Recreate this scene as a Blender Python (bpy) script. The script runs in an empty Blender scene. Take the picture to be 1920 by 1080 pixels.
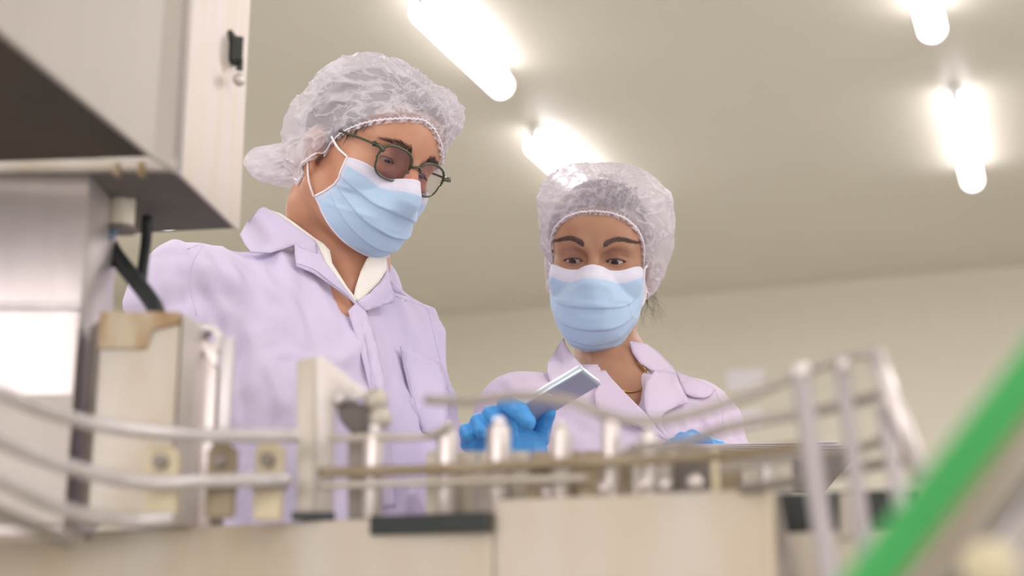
import bpy, bmesh, math, random
import numpy as np
from mathutils import Vector, Matrix
from mathutils.bvhtree import BVHTree
from mathutils.geometry import delaunay_2d_cdt

random.seed(5)
rng = np.random.default_rng(5)
scene = bpy.context.scene
COL = scene.collection

# ------------------------------------------------------------------ camera
EYE = np.array([0.0, 0.0, 0.96])
PITCH = math.radians(14.0)
FPX = 2666.7
CF = np.array([0, math.cos(PITCH), math.sin(PITCH)])
CU = np.array([0, -math.sin(PITCH), math.cos(PITCH)])
CR = np.array([1.0, 0, 0])
cam_d = bpy.data.cameras.new('camera')
cam_d.lens = 50.0
cam_d.sensor_width = 36.0
cam_d.dof.use_dof = True
cam_d.dof.focus_distance = 1.88
cam_d.dof.aperture_fstop = 2.7
cam_d.clip_start = 0.02
cam = bpy.data.objects.new('camera', cam_d)
COL.objects.link(cam)
cam.location = EYE
cam.rotation_euler = (math.radians(90) + PITCH, 0, 0)
scene.camera = cam

# ------------------------------------------------------------------ world, exposure
w = bpy.data.worlds.new('world')
scene.world = w
w.use_nodes = True
w.node_tree.nodes['Background'].inputs[0].default_value = (0.85, 0.9, 1.0, 1)
w.node_tree.nodes['Background'].inputs[1].default_value = 1.0
scene.view_settings.view_transform = 'Standard'
scene.view_settings.look = 'None'
scene.view_settings.exposure = 0.0
scene.view_settings.gamma = 1.0
scene.view_settings.use_curve_mapping = False

TUBE_EMIT = 5.0        # diffuser brightness of each fluorescent fitting
TUBE_WATT = 13.5        # light thrown down by each fitting
REAR_WATT = 18.0         # daylight through the window behind the camera
WINDOW_WATT = 55.0      # daylight through the side window


def ray(px, py):
    return CF + (px - 960) / FPX * CR + (540 - py) / FPX * CU


def P(px, py, Y):
    d = ray(px, py)
    return EYE + d * (Y / d[1])


# ------------------------------------------------------------------ materials
def new_mat(name):
    m = bpy.data.materials.new(name)
    m.use_nodes = True
    nt = m.node_tree
    return m, nt, nt.nodes['Principled BSDF'], nt.nodes['Material Output']


def lin(c):
    return tuple(((x / 255) / 12.92 if x / 255 <= 0.04045 else ((x / 255 + 0.055) / 1.055) ** 2.4) for x in c) + (1,)


def mat(name, rgb, rough=0.6, metal=0.0, var=0.0, vscale=6.0, vrgb=None, bump=0.0, bscale=40.0, stretch=(1, 1, 1),
        sheen=0.0, sss=0.0, coat=0.0, spec=0.5):
    m, nt, b, out = new_mat(name)
    c = lin(rgb)
    b.inputs['Base Color'].default_value = c
    b.inputs['Roughness'].default_value = rough
    b.inputs['Metallic'].default_value = metal
    b.inputs['Specular IOR Level'].default_value = spec
    if sheen:
        b.inputs['Sheen Weight'].default_value = sheen
    if coat:
        b.inputs['Coat Weight'].default_value = coat
        b.inputs['Coat Roughness'].default_value = 0.2
    if sss:
        b.inputs['Subsurface Weight'].default_value = sss
        b.inputs['Subsurface Radius'].default_value = (0.012, 0.005, 0.003)
        b.inputs['Subsurface Scale'].default_value = 1.0
    tc = nt.nodes.new('ShaderNodeTexCoord')
    mp = nt.nodes.new('ShaderNodeMapping')
    mp.inputs['Scale'].default_value = stretch
    nt.links.new(tc.outputs['Object'], mp.inputs['Vector'])
    if var > 0 or vrgb:
        n = nt.nodes.new('ShaderNodeTexNoise')
        n.inputs['Scale'].default_value = vscale
        n.inputs['Detail'].default_value = 6
        nt.links.new(mp.outputs[0], n.inputs['Vector'])
        r = nt.nodes.new('ShaderNodeValToRGB')
        r.color_ramp.elements[0].position = 0.35
        r.color_ramp.elements[1].position = 0.68
        c2 = lin(vrgb) if vrgb else tuple(x * (1 - var) for x in c[:3]) + (1,)
        r.color_ramp.elements[0].color = c
        r.color_ramp.elements[1].color = c2
        nt.links.new(n.outputs['Fac'], r.inputs['Fac'])
        nt.links.new(r.outputs['Color'], b.inputs['Base Color'])
    if bump > 0:
        n2 = nt.nodes.new('ShaderNodeTexNoise')
        n2.inputs['Scale'].default_value = bscale
        n2.inputs['Detail'].default_value = 5
        nt.links.new(mp.outputs[0], n2.inputs['Vector'])
        bp = nt.nodes.new('ShaderNodeBump')
        bp.inputs['Strength'].default_value = bump
        bp.inputs['Distance'].default_value = 0.004
        nt.links.new(n2.outputs['Fac'], bp.inputs['Height'])
        nt.links.new(bp.outputs[0], b.inputs['Normal'])
    return m


def emit_mat(name, rgb, strength):
    m, nt, b, out = new_mat(name)
    b.inputs['Base Color'].default_value = lin(rgb)
    b.inputs['Emission Color'].default_value = lin(rgb)
    b.inputs['Emission Strength'].default_value = strength
    return m


def skin_mat(name, rgb, rgb2, scale=14):
    m, nt, b, out = new_mat(name)
    tc = nt.nodes.new('ShaderNodeTexCoord')
    n = nt.nodes.new('ShaderNodeTexNoise')
    n.inputs['Scale'].default_value = scale
    n.inputs['Detail'].default_value = 4
    nt.links.new(tc.outputs['Object'], n.inputs['Vector'])
    r = nt.nodes.new('ShaderNodeValToRGB')
    r.color_ramp.elements[0].position = 0.3
    r.color_ramp.elements[1].position = 0.7
    r.color_ramp.elements[0].color = lin(rgb)
    r.color_ramp.elements[1].color = lin(rgb2)
    nt.links.new(n.outputs['Fac'], r.inputs['Fac'])
    # painted pigment: lids and lips darker, nose and cheeks redder
    at = nt.nodes.new('ShaderNodeVertexColor')
    at.layer_name = 'pigment'
    mx = nt.nodes.new('ShaderNodeMix')
    mx.data_type = 'RGBA'
    mx.blend_type = 'MULTIPLY'
    mx.inputs[0].default_value = 1.0
    nt.links.new(r.outputs['Color'], mx.inputs[6])
    nt.links.new(at.outputs['Color'], mx.inputs[7])
    nt.links.new(mx.outputs[2], b.inputs['Base Color'])
    b.inputs['Roughness'].default_value = 0.5
    b.inputs['Subsurface Weight'].default_value = 0.12
    b.inputs['Subsurface Radius'].default_value = (0.010, 0.004, 0.002)
    b.inputs['Subsurface Scale'].default_value = 1.0
    n2 = nt.nodes.new('ShaderNodeTexNoise')
    n2.inputs['Scale'].default_value = 450
    nt.links.new(tc.outputs['Object'], n2.inputs['Vector'])
    bp = nt.nodes.new('ShaderNodeBump')
    bp.inputs['Strength'].default_value = 0.12
    bp.inputs['Distance'].default_value = 0.001
    nt.links.new(n2.outputs['Fac'], bp.inputs['Height'])
    nt.links.new(bp.outputs[0], b.inputs['Normal'])
    return m


def cloth_sheer(name, rgb, opacity0, opacity1, scale, width):
    """thin non-woven fabric: crossing crease lines are denser than the film between them"""
    m, nt, b, out = new_mat(name)
    N, Lk = nt.nodes, nt.links
    b.inputs['Base Color'].default_value = lin(rgb)
    b.inputs['Roughness'].default_value = 0.45
    b.inputs['Specular IOR Level'].default_value = 0.45
    tr = N.new('ShaderNodeBsdfTranslucent')
    tr.inputs[0].default_value = lin(rgb)
    mix1 = N.new('ShaderNodeMixShader')
    mix1.inputs[0].default_value = 0.35
    Lk.new(b.outputs[0], mix1.inputs[1])
    Lk.new(tr.outputs[0], mix1.inputs[2])
    tp = N.new('ShaderNodeBsdfTransparent')
    tp.inputs[0].default_value = (0.97, 0.96, 0.98, 1)
    mix2 = N.new('ShaderNodeMixShader')
    tc = N.new('ShaderNodeTexCoord')
    mp = N.new('ShaderNodeMapping')
    atf = N.new('ShaderNodeAttribute'); atf.attribute_name = 'flow'
    Lk.new(atf.outputs['Vector'], mp.inputs['Vector'])
    vals = []
    for sc in (scale, scale * 2.1):
        n = N.new('ShaderNodeTexNoise')
        n.inputs['Scale'].default_value = sc
        n.inputs['Detail'].default_value = 2
        n.inputs['Distortion'].default_value = 0.25
        Lk.new(mp.outputs[0], n.inputs['Vector'])
        a = N.new('ShaderNodeMath'); a.operation = 'SUBTRACT'; a.inputs[1].default_value = 0.5
        Lk.new(n.outputs['Fac'], a.inputs[0])
        c = N.new('ShaderNodeMath'); c.operation = 'ABSOLUTE'
        Lk.new(a.outputs[0], c.inputs[0])
        d = N.new('ShaderNodeMapRange')
        d.inputs['From Min'].default_value = 0.0
        d.inputs['From Max'].default_value = width
        d.inputs['To Min'].default_value = 1.0
        d.inputs['To Max'].default_value = 0.0
        Lk.new(c.outputs[0], d.inputs['Value'])
        vals.append(d)
    mxx = N.new('ShaderNodeMath'); mxx.operation = 'MAXIMUM'
    Lk.new(vals[0].outputs[0], mxx.inputs[0]); Lk.new(vals[1].outputs[0], mxx.inputs[1])
    op = N.new('ShaderNodeMapRange')
    op.inputs['To Min'].default_value = opacity0
    op.inputs['To Max'].default_value = opacity1
    Lk.new(mxx.outputs[0], op.inputs['Value'])
    Lk.new(op.outputs[0], mix2.inputs[0])
    Lk.new(tp.outputs[0], mix2.inputs[1])
    Lk.new(mix1.outputs[0], mix2.inputs[2])
    Lk.new(mix2.outputs[0], out.inputs['Surface'])
    bp = N.new('ShaderNodeBump')
    bp.inputs['Strength'].default_value = 0.5
    bp.inputs['Distance'].default_value = 0.003
    Lk.new(mxx.outputs[0], bp.inputs['Height'])
    Lk.new(bp.outputs[0], b.inputs['Normal'])
    return m


def mask_mat(name, rgb, band):
    """pleated mask: blue sheet, white welded band along the top (v<0.16) and stitched side edges"""
    m, nt, b, out = new_mat(name)
    N, Lk = nt.nodes, nt.links
    uv = N.new('ShaderNodeUVMap'); uv.uv_map = 'UVMap'
    sp = N.new('ShaderNodeSeparateXYZ')
    Lk.new(uv.outputs[0], sp.inputs[0])
    r = N.new('ShaderNodeValToRGB')
    e = r.color_ramp.elements
    e[0].position = 0.0; e[0].color = lin(band)
    e[1].position = 0.135; e[1].color = lin(band)
    a = e.new(0.15); a.color = lin(rgb)
    a = e.new(0.965); a.color = lin(rgb)
    a = e.new(0.975); a.color = lin(band)
    Lk.new(sp.outputs['Y'], r.inputs['Fac'])
    # side welds
    a1 = N.new('ShaderNodeMath'); a1.operation = 'SUBTRACT'; a1.inputs[1].default_value = 0.5
    a2 = N.new('ShaderNodeMath'); a2.operation = 'ABSOLUTE'
    a3 = N.new('ShaderNodeMath'); a3.operation = 'GREATER_THAN'; a3.inputs[1].default_value = 0.465
    Lk.new(sp.outputs['X'], a1.inputs[0]); Lk.new(a1.outputs[0], a2.inputs[0]); Lk.new(a2.outputs[0], a3.inputs[0])
    f = N.new('ShaderNodeMath'); f.operation = 'MULTIPLY'; f.inputs[1].default_value = 0.45
    Lk.new(a3.outputs[0], f.inputs[0])
    mx = N.new('ShaderNodeMix'); mx.data_type = 'RGBA'
    Lk.new(f.outputs[0], mx.inputs[0]); Lk.new(r.outputs['Color'], mx.inputs[6])
    mx.inputs[7].default_value = lin(band)
    # weld dots: a line of fine stitches at v = .03 .06 .11 and on the sides
    def dots(coord_a, coord_b, lines, freq, wid):
        tot = None
        for l in lines:
            s = N.new('ShaderNodeMath'); s.operation = 'SUBTRACT'; s.inputs[1].default_value = l
            Lk.new(coord_a, s.inputs[0])
            ab = N.new('ShaderNodeMath'); ab.operation = 'ABSOLUTE'; Lk.new(s.outputs[0], ab.inputs[0])
            lt = N.new('ShaderNodeMath'); lt.operation = 'LESS_THAN'; lt.inputs[1].default_value = wid
            Lk.new(ab.outputs[0], lt.inputs[0])
            if tot is None:
                tot = lt
            else:
                mm = N.new('ShaderNodeMath'); mm.operation = 'MAXIMUM'
                Lk.new(tot.outputs[0], mm.inputs[0]); Lk.new(lt.outputs[0], mm.inputs[1]); tot = mm
        q = N.new('ShaderNodeMath'); q.operation = 'MULTIPLY'; q.inputs[1].default_value = freq
        Lk.new(coord_b, q.inputs[0])
        g = N.new('ShaderNodeMath'); g.operation = 'FRACT'; Lk.new(q.outputs[0], g.inputs[0])
        h = N.new('ShaderNodeMath'); h.operation = 'LESS_THAN'; h.inputs[1].default_value = 0.5
        Lk.new(g.outputs[0], h.inputs[0])
        k = N.new('ShaderNodeMath'); k.operation = 'MULTIPLY'
        Lk.new(tot.outputs[0], k.inputs[0]); Lk.new(h.outputs[0], k.inputs[1])
        return k
    d1 = dots(sp.outputs['Y'], sp.outputs['X'], (0.03, 0.115, 0.13, 0.955), 120, 0.004)
    d2 = dots(a2.outputs[0], sp.outputs['Y'], (0.472, 0.482, 0.492), 70, 0.0022)
    dm = N.new('ShaderNodeMath'); dm.operation = 'MAXIMUM'
    Lk.new(d1.outputs[0], dm.inputs[0]); Lk.new(d2.outputs[0], dm.inputs[1])
    df = N.new('ShaderNodeMath'); df.operation = 'MULTIPLY'; df.inputs[1].default_value = 0.5
    Lk.new(dm.outputs[0], df.inputs[0])
    mx2 = N.new('ShaderNodeMix'); mx2.data_type = 'RGBA'
    Lk.new(df.outputs[0], mx2.inputs[0]); Lk.new(mx.outputs[2], mx2.inputs[6])
    mx2.inputs[7].default_value = lin((168, 186, 214))
    Lk.new(mx2.outputs[2], b.inputs['Base Color'])
    b.inputs['Roughness'].default_value = 0.75
    b.inputs['Sheen Weight'].default_value = 0.2
    b.inputs['Subsurface Weight'].default_value = 0.15
    b.inputs['Subsurface Radius'].default_value = (0.004, 0.005, 0.006)
    b.inputs['Subsurface Scale'].default_value = 1.0
    bp = N.new('ShaderNodeBump'); bp.inputs['Strength'].default_value = 0.4; bp.inputs['Distance'].default_value = 0.0006
    bp.invert = True
    Lk.new(dm.outputs[0], bp.inputs['Height'])
    n = N.new('ShaderNodeTexNoise'); n.inputs['Scale'].default_value = 60; n.inputs['Detail'].default_value = 4
    tc = N.new('ShaderNodeTexCoord'); Lk.new(tc.outputs['Object'], n.inputs['Vector'])
    bp2 = N.new('ShaderNodeBump'); bp2.inputs['Strength'].default_value = 0.25; bp2.inputs['Distance'].default_value = 0.003
    Lk.new(n.outputs['Fac'], bp2.inputs['Height']); Lk.new(bp.outputs[0], bp2.inputs['Normal'])
    Lk.new(bp2.outputs[0], b.inputs['Normal'])
    return m


def coat_mat(name, rgb):
    m, nt, b, out = new_mat(name)
    N, Lk = nt.nodes, nt.links
    b.inputs['Base Color'].default_value = lin(rgb)
    b.inputs['Roughness'].default_value = 0.8
    b.inputs['Sheen Weight'].default_value = 0.15
    b.inputs['Specular IOR Level'].default_value = 0.25
    tc = N.new('ShaderNodeTexCoord')
    n1 = N.new('ShaderNodeTexNoise'); n1.inputs['Scale'].default_value = 9; n1.inputs['Detail'].default_value = 3
    n1.inputs['Distortion'].default_value = 1.2
    n2 = N.new('ShaderNodeTexNoise'); n2.inputs['Scale'].default_value = 700
    Lk.new(tc.outputs['Object'], n1.inputs['Vector']); Lk.new(tc.outputs['Object'], n2.inputs['Vector'])
    b1 = N.new('ShaderNodeBump'); b1.inputs['Strength'].default_value = 0.35; b1.inputs['Distance'].default_value = 0.012
    b2 = N.new('ShaderNodeBump'); b2.inputs['Strength'].default_value = 0.15; b2.inputs['Distance'].default_value = 0.0006
    Lk.new(n1.outputs['Fac'], b1.inputs['Height']); Lk.new(n2.outputs['Fac'], b2.inputs['Height'])
    Lk.new(b1.outputs[0], b2.inputs['Normal']); Lk.new(b2.outputs[0], b.inputs['Normal'])
    return m


def lens_mat():
    m, nt, b, out = new_mat('spectacle_glass')
    N, Lk = nt.nodes, nt.links
    tp = N.new('ShaderNodeBsdfTransparent'); tp.inputs[0].default_value = (0.975, 0.935, 0.98, 1)
    gl = N.new('ShaderNodeBsdfGlossy'); gl.inputs[0].default_value = (0.8, 0.75, 1, 1); gl.inputs['Roughness'].default_value = 0.02
    fr = N.new('ShaderNodeFresnel'); fr.inputs[0].default_value = 1.5
    mx = N.new('ShaderNodeMixShader')
    Lk.new(fr.outputs[0], mx.inputs[0]); Lk.new(tp.outputs[0], mx.inputs[1]); Lk.new(gl.outputs[0], mx.inputs[2])
    Lk.new(mx.outputs[0], out.inputs['Surface'])
    return m


M = {}
M['ceiling'] = mat('ceiling_paint', (226, 220, 205), 0.42, var=0.04, vscale=1.2)
M['wall'] = mat('wall_panel_paint', (224, 219, 202), 0.45, var=0.04, vscale=0.8)
M['floor'] = mat('epoxy_floor', (186, 186, 184), 0.35, var=0.15, vscale=2)
M['tube'] = emit_mat('fluorescent_diffuser', (255, 250, 255), TUBE_EMIT)
M['fitting'] = mat('fitting_white_enamel', (235, 235, 232), 0.4)
M['window'] = emit_mat('daylit_pane', (255, 246, 250), 3.0)
M['steel'] = mat('brushed_steel', (206, 202, 202), 0.4, 0.6, var=0.12, vscale=9, stretch=(6, 6, 0.6), bump=0.15, bscale=60)
M['steel_bright'] = mat('polished_steel', (220, 213, 211), 0.38, 0.7, var=0.06, vscale=8, stretch=(5, 5, 0.6), bump=0.2, bscale=14)
M['steel_satin'] = mat('satin_steel_panel', (186, 179, 172), 0.5, 0.3, var=0.08, vscale=5, stretch=(3, 3, 0.5))
M['steel_reflect_streaks'] = mat('reflection_streaked_steel', (216, 208, 208), 0.5, 0.45, vrgb=(214, 202, 184), vscale=10, stretch=(9, 9, 0.7), bump=0.15, bscale=14)  # tan streaks paint in the warm reflections on the housing side
M['rail_grey'] = mat('dull_rail_steel', (170, 162, 154), 0.45, 0.4)
M['slat_grey'] = mat('grey_guard_bar', (172, 166, 168), 0.55, 0.15)
M['steel_stained'] = mat('stained_steel', (194, 189, 182), 0.5, 0.35, vrgb=(182, 172, 152), vscale=9, stretch=(2, 2, 0.7), bump=0.1)
M['rust'] = mat('rusty_edge_steel', (186, 174, 150), 0.6, 0.3, vrgb=(146, 106, 52), vscale=22, bump=0.3, stretch=(1.6, 1.6, 0.7))
M['cream'] = mat('cream_machine_enamel', (200, 194, 184), 0.5, 0.1, vrgb=(192, 179, 156), vscale=4, stretch=(3, 3, 0.7))
M['grey'] = mat('grey_machine_paint', (138, 130, 122), 0.5, 0.3, var=0.12)
M['dark'] = mat('painted_interior_shade', (70, 64, 58), 0.85, vrgb=(84, 72, 56), vscale=8)  # colour painted as the shade inside the open housing
M['dark_steel'] = mat('dark_and_shaded_steel', (112, 106, 102), 0.75, 0.0, var=0.2, vscale=9)  # dark steel; on the bottom of the housing the dark tone is painted shade
M['rubber'] = mat('black_rubber', (44, 50, 50), 0.5)
M['brown'] = mat('brown_bronze_guide', (162, 150, 128), 0.5, 0.3, vrgb=(134, 116, 88), vscale=14)
M['plastic_w'] = mat('white_plastic', (232, 228, 212), 0.5)
M['plastic_ivory'] = mat('ivory_plastic', (216, 204, 172), 0.5, var=0.08)
M['green'] = mat('green_plastic', (62, 164, 86), 0.55, var=0.1, vscale=12)
M['blue_hose'] = mat('blue_air_line', (96, 122, 140), 0.4)
M['skin_m'] = skin_mat('tanned_skin', (198, 148, 120), (184, 130, 102))
M['skin_w'] = skin_mat('brown_skin', (176, 134, 108), (160, 114, 86))
M['hair_grey'] = mat('grey_black_hair', (92, 88, 92), 0.6, var=0.5, vscale=40, stretch=(3, 3, 1))
M['hair_dark'] = mat('dark_brown_hair', (58, 46, 42), 0.5, var=0.3, vscale=40)
M['brow_m'] = mat('grey_brown_brow_hair', (74, 60, 54), 0.7)
M['brow_w'] = mat('soft_dark_brow_hair', (100, 82, 76), 0.7)
M['cap_m'] = cloth_sheer('sheer_cap_fabric_lined', (242, 238, 246), 0.55, 0.92, 1.0, 0.06)
M['cap_w'] = cloth_sheer('sheer_cap_fabric_crumpled', (242, 236, 244), 0.55, 0.92, 1.0, 0.04)
M['band'] = mat('elastic_band_fabric', (238, 230, 236), 0.7, sss=0.1)
M['mask'] = mask_mat('mask_blue_nonwoven', (176, 204, 234), (222, 222, 240))
M['loop'] = mat('white_elastic', (236, 230, 232), 0.7)
M['coat_m'] = coat_mat('lilac_cotton', (206, 197, 224))
M['coat_w'] = coat_mat('pink_lilac_cotton', (210, 197, 218))
M['shirt'] = mat('white_cotton_shirt', (236, 232, 224), 0.8, bump=0.1, bscale=300)
M['trouser'] = mat('white_trousers', (222, 218, 222), 0.8)
M['shoe'] = mat('white_rubber_boot', (226, 226, 222), 0.5)
M['glove'] = mat('blue_nitrile', (70, 152, 222), 0.45, bump=0.25, bscale=90, spec=0.4)
M['frame'] = mat('olive_acetate', (66, 74, 52), 0.25, spec=0.6)
M['hinge'] = mat('dark_hinge_metal', (60, 62, 60), 0.35, 0.7)
M['lens'] = lens_mat()
M['sclera'] = mat('eye_white', (206, 194, 190), 0.25, sss=0.1)
M['iris'] = mat('dark_brown_iris', (48, 34, 28), 0.12, coat=0.5)
M['phone_edge'] = mat('silver_blue_edge', (196, 210, 220), 0.3, 0.5)
M['phone_back'] = mat('grey_blue_back', (164, 166, 184), 0.35, 0.3)
M['board'] = mat('grey_board', (150, 144, 140), 0.5)
M['paper'] = mat('white_glare_sheet', (238, 234, 240), 0.7)
M['gold'] = mat('gold', (214, 176, 110), 0.25, 1.0)


# ------------------------------------------------------------------ object helpers
def wloc(o):
    v = np.zeros(3)
    while o is not None:
        v = v + np.array(o.location)
        o = o.parent
    return v


def ob(name, V, Fc, m, parent=None, smooth=True, uv=None, vcol=None, sharp=None):
    V = np.asarray(V, dtype=float).reshape(-1, 3)
    if parent is not None:
        V = V - wloc(parent)
    me = bpy.data.meshes.new(name)
    if isinstance(Fc, np.ndarray) and len(Fc):
        nq, k = Fc.shape
        me.vertices.add(len(V)); me.vertices.foreach_set('co', V.astype(np.float32).ravel())
        me.loops.add(nq * k); me.loops.foreach_set('vertex_index', Fc.astype(np.int32).ravel())
        me.polygons.add(nq); me.polygons.foreach_set('loop_start', np.arange(0, nq * k, k, dtype=np.int32))
        me.update(calc_edges=True)
    else:
        me.from_pydata([tuple(v) for v in V], [], [tuple(int(i) for i in f) for f in Fc])
    if smooth:
        me.polygons.foreach_set('use_smooth', [True] * len(me.polygons))
        if sharp:
            me.set_sharp_from_angle(angle=math.radians(sharp))
    if uv is not None:
        lay = me.uv_layers.new(name='UVMap')
        idx = np.zeros(len(me.loops), dtype=np.int32)
        me.loops.foreach_get('vertex_index', idx)
        lay.data.foreach_set('uv', np.asarray(uv, dtype=np.float32)[idx].ravel())
    if vcol is not None:
        at = me.color_attributes.new('pigment', 'FLOAT_COLOR', 'POINT')
        c = np.ones((len(V), 4), dtype=np.float32); c[:, :3] = vcol
        at.data.foreach_set('color', c.ravel())
    me.materials.append(m)
    o = bpy.data.objects.new(name, me)
    COL.objects.link(o)
    if parent is not None:
        o.parent = parent
    return o


def tag(o, label=None, cat=None, group=None, kind=None):
    if label: o['label'] = label
    if cat: o['category'] = cat
    if group: o['group'] = group
    if kind: o['kind'] = kind
    return o


def thing(name, label, cat, loc=(0, 0, 0), group=None):
    o = bpy.data.objects.new(name, None)
    o.empty_display_size = 0.05
    COL.objects.link(o)
    o.location = [float(x) for x in loc]
    return tag(o, label, cat, group)


def join(parts):
    V, Fc, n = [], [], 0
    for v, f in parts:
        v = np.asarray(v, dtype=float).reshape(-1, 3)
        V.append(v)
        Fc += [tuple(int(i) + n for i in q) for q in f]
        n += len(v)
    return np.vstack(V), Fc


def frame_along(path):
    path = np.asarray(path, dtype=float)
    T = np.gradient(path, axis=0)
    T /= np.linalg.norm(T, axis=1)[:, None] + 1e-12
    n = np.cross(T[0], [0.13, 0.31, 0.94]); n /= np.linalg.norm(n)
    Ns = [n]
    for i in range(1, len(path)):
        n = n - T[i] * (n @ T[i]); n /= np.linalg.norm(n) + 1e-12
        Ns.append(n)
    Ns = np.array(Ns)
    return T, Ns, np.cross(T, Ns)


def tube(path, r, seg=12, flat=None):
    path = np.asarray(path, dtype=float)
    if len(path) < 2: raise ValueError
    T, A, B = frame_along(path)
    r = np.broadcast_to(np.asarray(r, dtype=float), (len(path),))
    a = np.linspace(0, 2 * math.pi, seg, endpoint=False)
    ra = r[:, None, None]; rb = ra if flat is None else ra * flat
    V = path[:, None, :] + ra * np.cos(a)[None, :, None] * A[:, None, :] + rb * np.sin(a)[None, :, None] * B[:, None, :]
    n = len(path)
    Fc = []
    for i in range(n - 1):
        for j in range(seg):
            k = (j + 1) % seg
            Fc.append((i * seg + j, i * seg + k, (i + 1) * seg + k, (i + 1) * seg + j))
    Fc.append(tuple(range(seg))[::-1]); Fc.append(tuple((n - 1) * seg + j for j in range(seg)))
    return V.reshape(-1, 3), Fc


def smooth_path(pts, n=40):
    """Catmull-Rom through pts"""
    p = np.asarray(pts, dtype=float)
    p = np.vstack([2 * p[0] - p[1], p, 2 * p[-1] - p[-2]])
    out = []
    m = len(p) - 3
    for k in range(n):
        t = k / (n - 1) * m
        i = min(int(t), m - 1); u = t - i
        a, b, c, d = p[i:i + 4]
        out.append(0.5 * ((2 * b) + (-a + c) * u + (2 * a - 5 * b + 4 * c - d) * u * u + (-a + 3 * b - 3 * c + d) * u ** 3))
    return np.array(out)


def box(c, s, rz=0.0, bev=0.0, top=None):
    """bevelled box (chamfered vertical and horizontal edges through bmesh)"""
    bm = bmesh.new()
    bmesh.ops.create_cube(bm, size=1.0)
    bmesh.ops.scale(bm, vec=s, verts=bm.verts)
    if bev:
        bmesh.ops.bevel(bm, geom=bm.edges[:], offset=bev, segments=2, affect='EDGES', profile=0.6)
    bmesh.ops.rotate(bm, cent=(0, 0, 0), matrix=Matrix.Rotation(rz, 3, 'Z'), verts=bm.verts)
    bmesh.ops.translate(bm, vec=[float(x) for x in c], verts=bm.verts)
    bm.verts.index_update()
    V = [tuple(v.co) for v in bm.verts]; Fc = [tuple(v.index for v in f.verts) for f in bm.faces]
    bm.free()
    return V, Fc


def prism(poly, ext, bev=0.0):
    """closed solid: polygon (3-D points) extruded by vector ext"""
    poly = np.asarray(poly, dtype=float); ext = np.asarray(ext, dtype=float)
    n = len(poly)
    bm = bmesh.new()
    a = [bm.verts.new(p) for p in poly]; b = [bm.verts.new(p + ext) for p in poly]
    bm.faces.new(a); bm.faces.new(b[::-1])
    for i in range(n):
        j = (i + 1) % n
        bm.faces.new((a[j], a[i], b[i], b[j]))
    bmesh.ops.recalc_face_normals(bm, faces=bm.faces[:])
    if bev:
        bmesh.ops.bevel(bm, geom=bm.edges[:], offset=bev, segments=2, affect='EDGES', profile=0.6)
    bm.verts.index_update()
    V = [tuple(v.co) for v in bm.verts]; Fc = [tuple(v.index for v in f.verts) for f in bm.faces]
    bm.free()
    return V, Fc


def lathe(prof, c, seg=20, axis=(0, 0, 1)):
    """prof: list of (radius, height) along axis from c"""
    ax = np.array(axis, dtype=float); ax /= np.linalg.norm(ax)
    q = np.cross(ax, [0.2, 0.9, 0.1]); q /= np.linalg.norm(q); s = np.cross(ax, q)
    V = []
    for r, h in prof:
        for j in range(seg):
            a = 2 * math.pi * j / seg
            V.append(np.array(c) + ax * h + q * r * math.cos(a) + s * r * math.sin(a))
    Fc = []
    for i in range(len(prof) - 1):
        for j in range(seg):
            k = (j + 1) % seg
            Fc.append((i * seg + j, i * seg + k, (i + 1) * seg + k, (i + 1) * seg + j))
    Fc.append(tuple(range(seg))[::-1]); Fc.append(tuple((len(prof) - 1) * seg + j for j in range(seg)))
    return np.array(V), Fc


# ------------------------------------------------------------------ noise
_lat = rng.random((32, 32, 32)).astype(np.float32)


def vnoise(p):
    p = np.asarray(p, dtype=np.float64)
    i = np.floor(p).astype(int); f = p - i; f = f * f * f * (f * (f * 6 - 15) + 10)
    out = 0
    for dx in (0, 1):
        for dy in (0, 1):
            for dz in (0, 1):
                wgt = (f[:, 0] if dx else 1 - f[:, 0]) * (f[:, 1] if dy else 1 - f[:, 1]) * (f[:, 2] if dz else 1 - f[:, 2])
                out = out + wgt * _lat[(i[:, 0] + dx) & 31, (i[:, 1] + dy) & 31, (i[:, 2] + dz) & 31]
    return out * 2 - 1


def ridge(p):
    return 1 - np.clip(np.abs(vnoise(p)) * 3.0, 0, 1)


# ------------------------------------------------------------------ signed distance modelling
def smin(a, b, k):
    h = np.clip(0.5 + 0.5 * (b - a) / k, 0, 1)
    return b * (1 - h) + a * h - k * h * (1 - h)


def smax(a, b, k):
    return -smin(-a, -b, k)


def s_ell(p, c, r, rx=0.0):
    x = p[0] - c[0]; y = p[1] - c[1]; z = p[2] - c[2]
    if rx:
        co, si = math.cos(rx), math.sin(rx)
        y, z = y * co + z * si, -y * si + z * co
    k0 = np.sqrt((x / r[0]) ** 2 + (y / r[1]) ** 2 + (z / r[2]) ** 2)
    k1 = np.sqrt((x / r[0] ** 2) ** 2 + (y / r[1] ** 2) ** 2 + (z / r[2] ** 2) ** 2) + 1e-9
    return k0 * (k0 - 1) / k1


def s_cap(p, a, b, ra, rb=None):
    rb = ra if rb is None else rb
    a = [float(v) for v in a]; b = [float(v) for v in b]
    d = [b[i] - a[i] for i in range(3)]
    L2 = sum(v * v for v in d) + 1e-12
    x = p[0] - a[0]; y = p[1] - a[1]; z = p[2] - a[2]
    h = np.clip((x * d[0] + y * d[1] + z * d[2]) / L2, 0, 1)
    return np.sqrt((x - h * d[0]) ** 2 + (y - h * d[1]) ** 2 + (z - h * d[2]) ** 2) - (ra + (rb - ra) * h)


def s_chain(p, pts, rad, k):
    d = None
    for i in range(len(pts) - 1):
        e = s_cap(p, pts[i], pts[i + 1], rad[i], rad[i + 1])
        d = e if d is None else smin(d, e, k)
    return d


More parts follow.
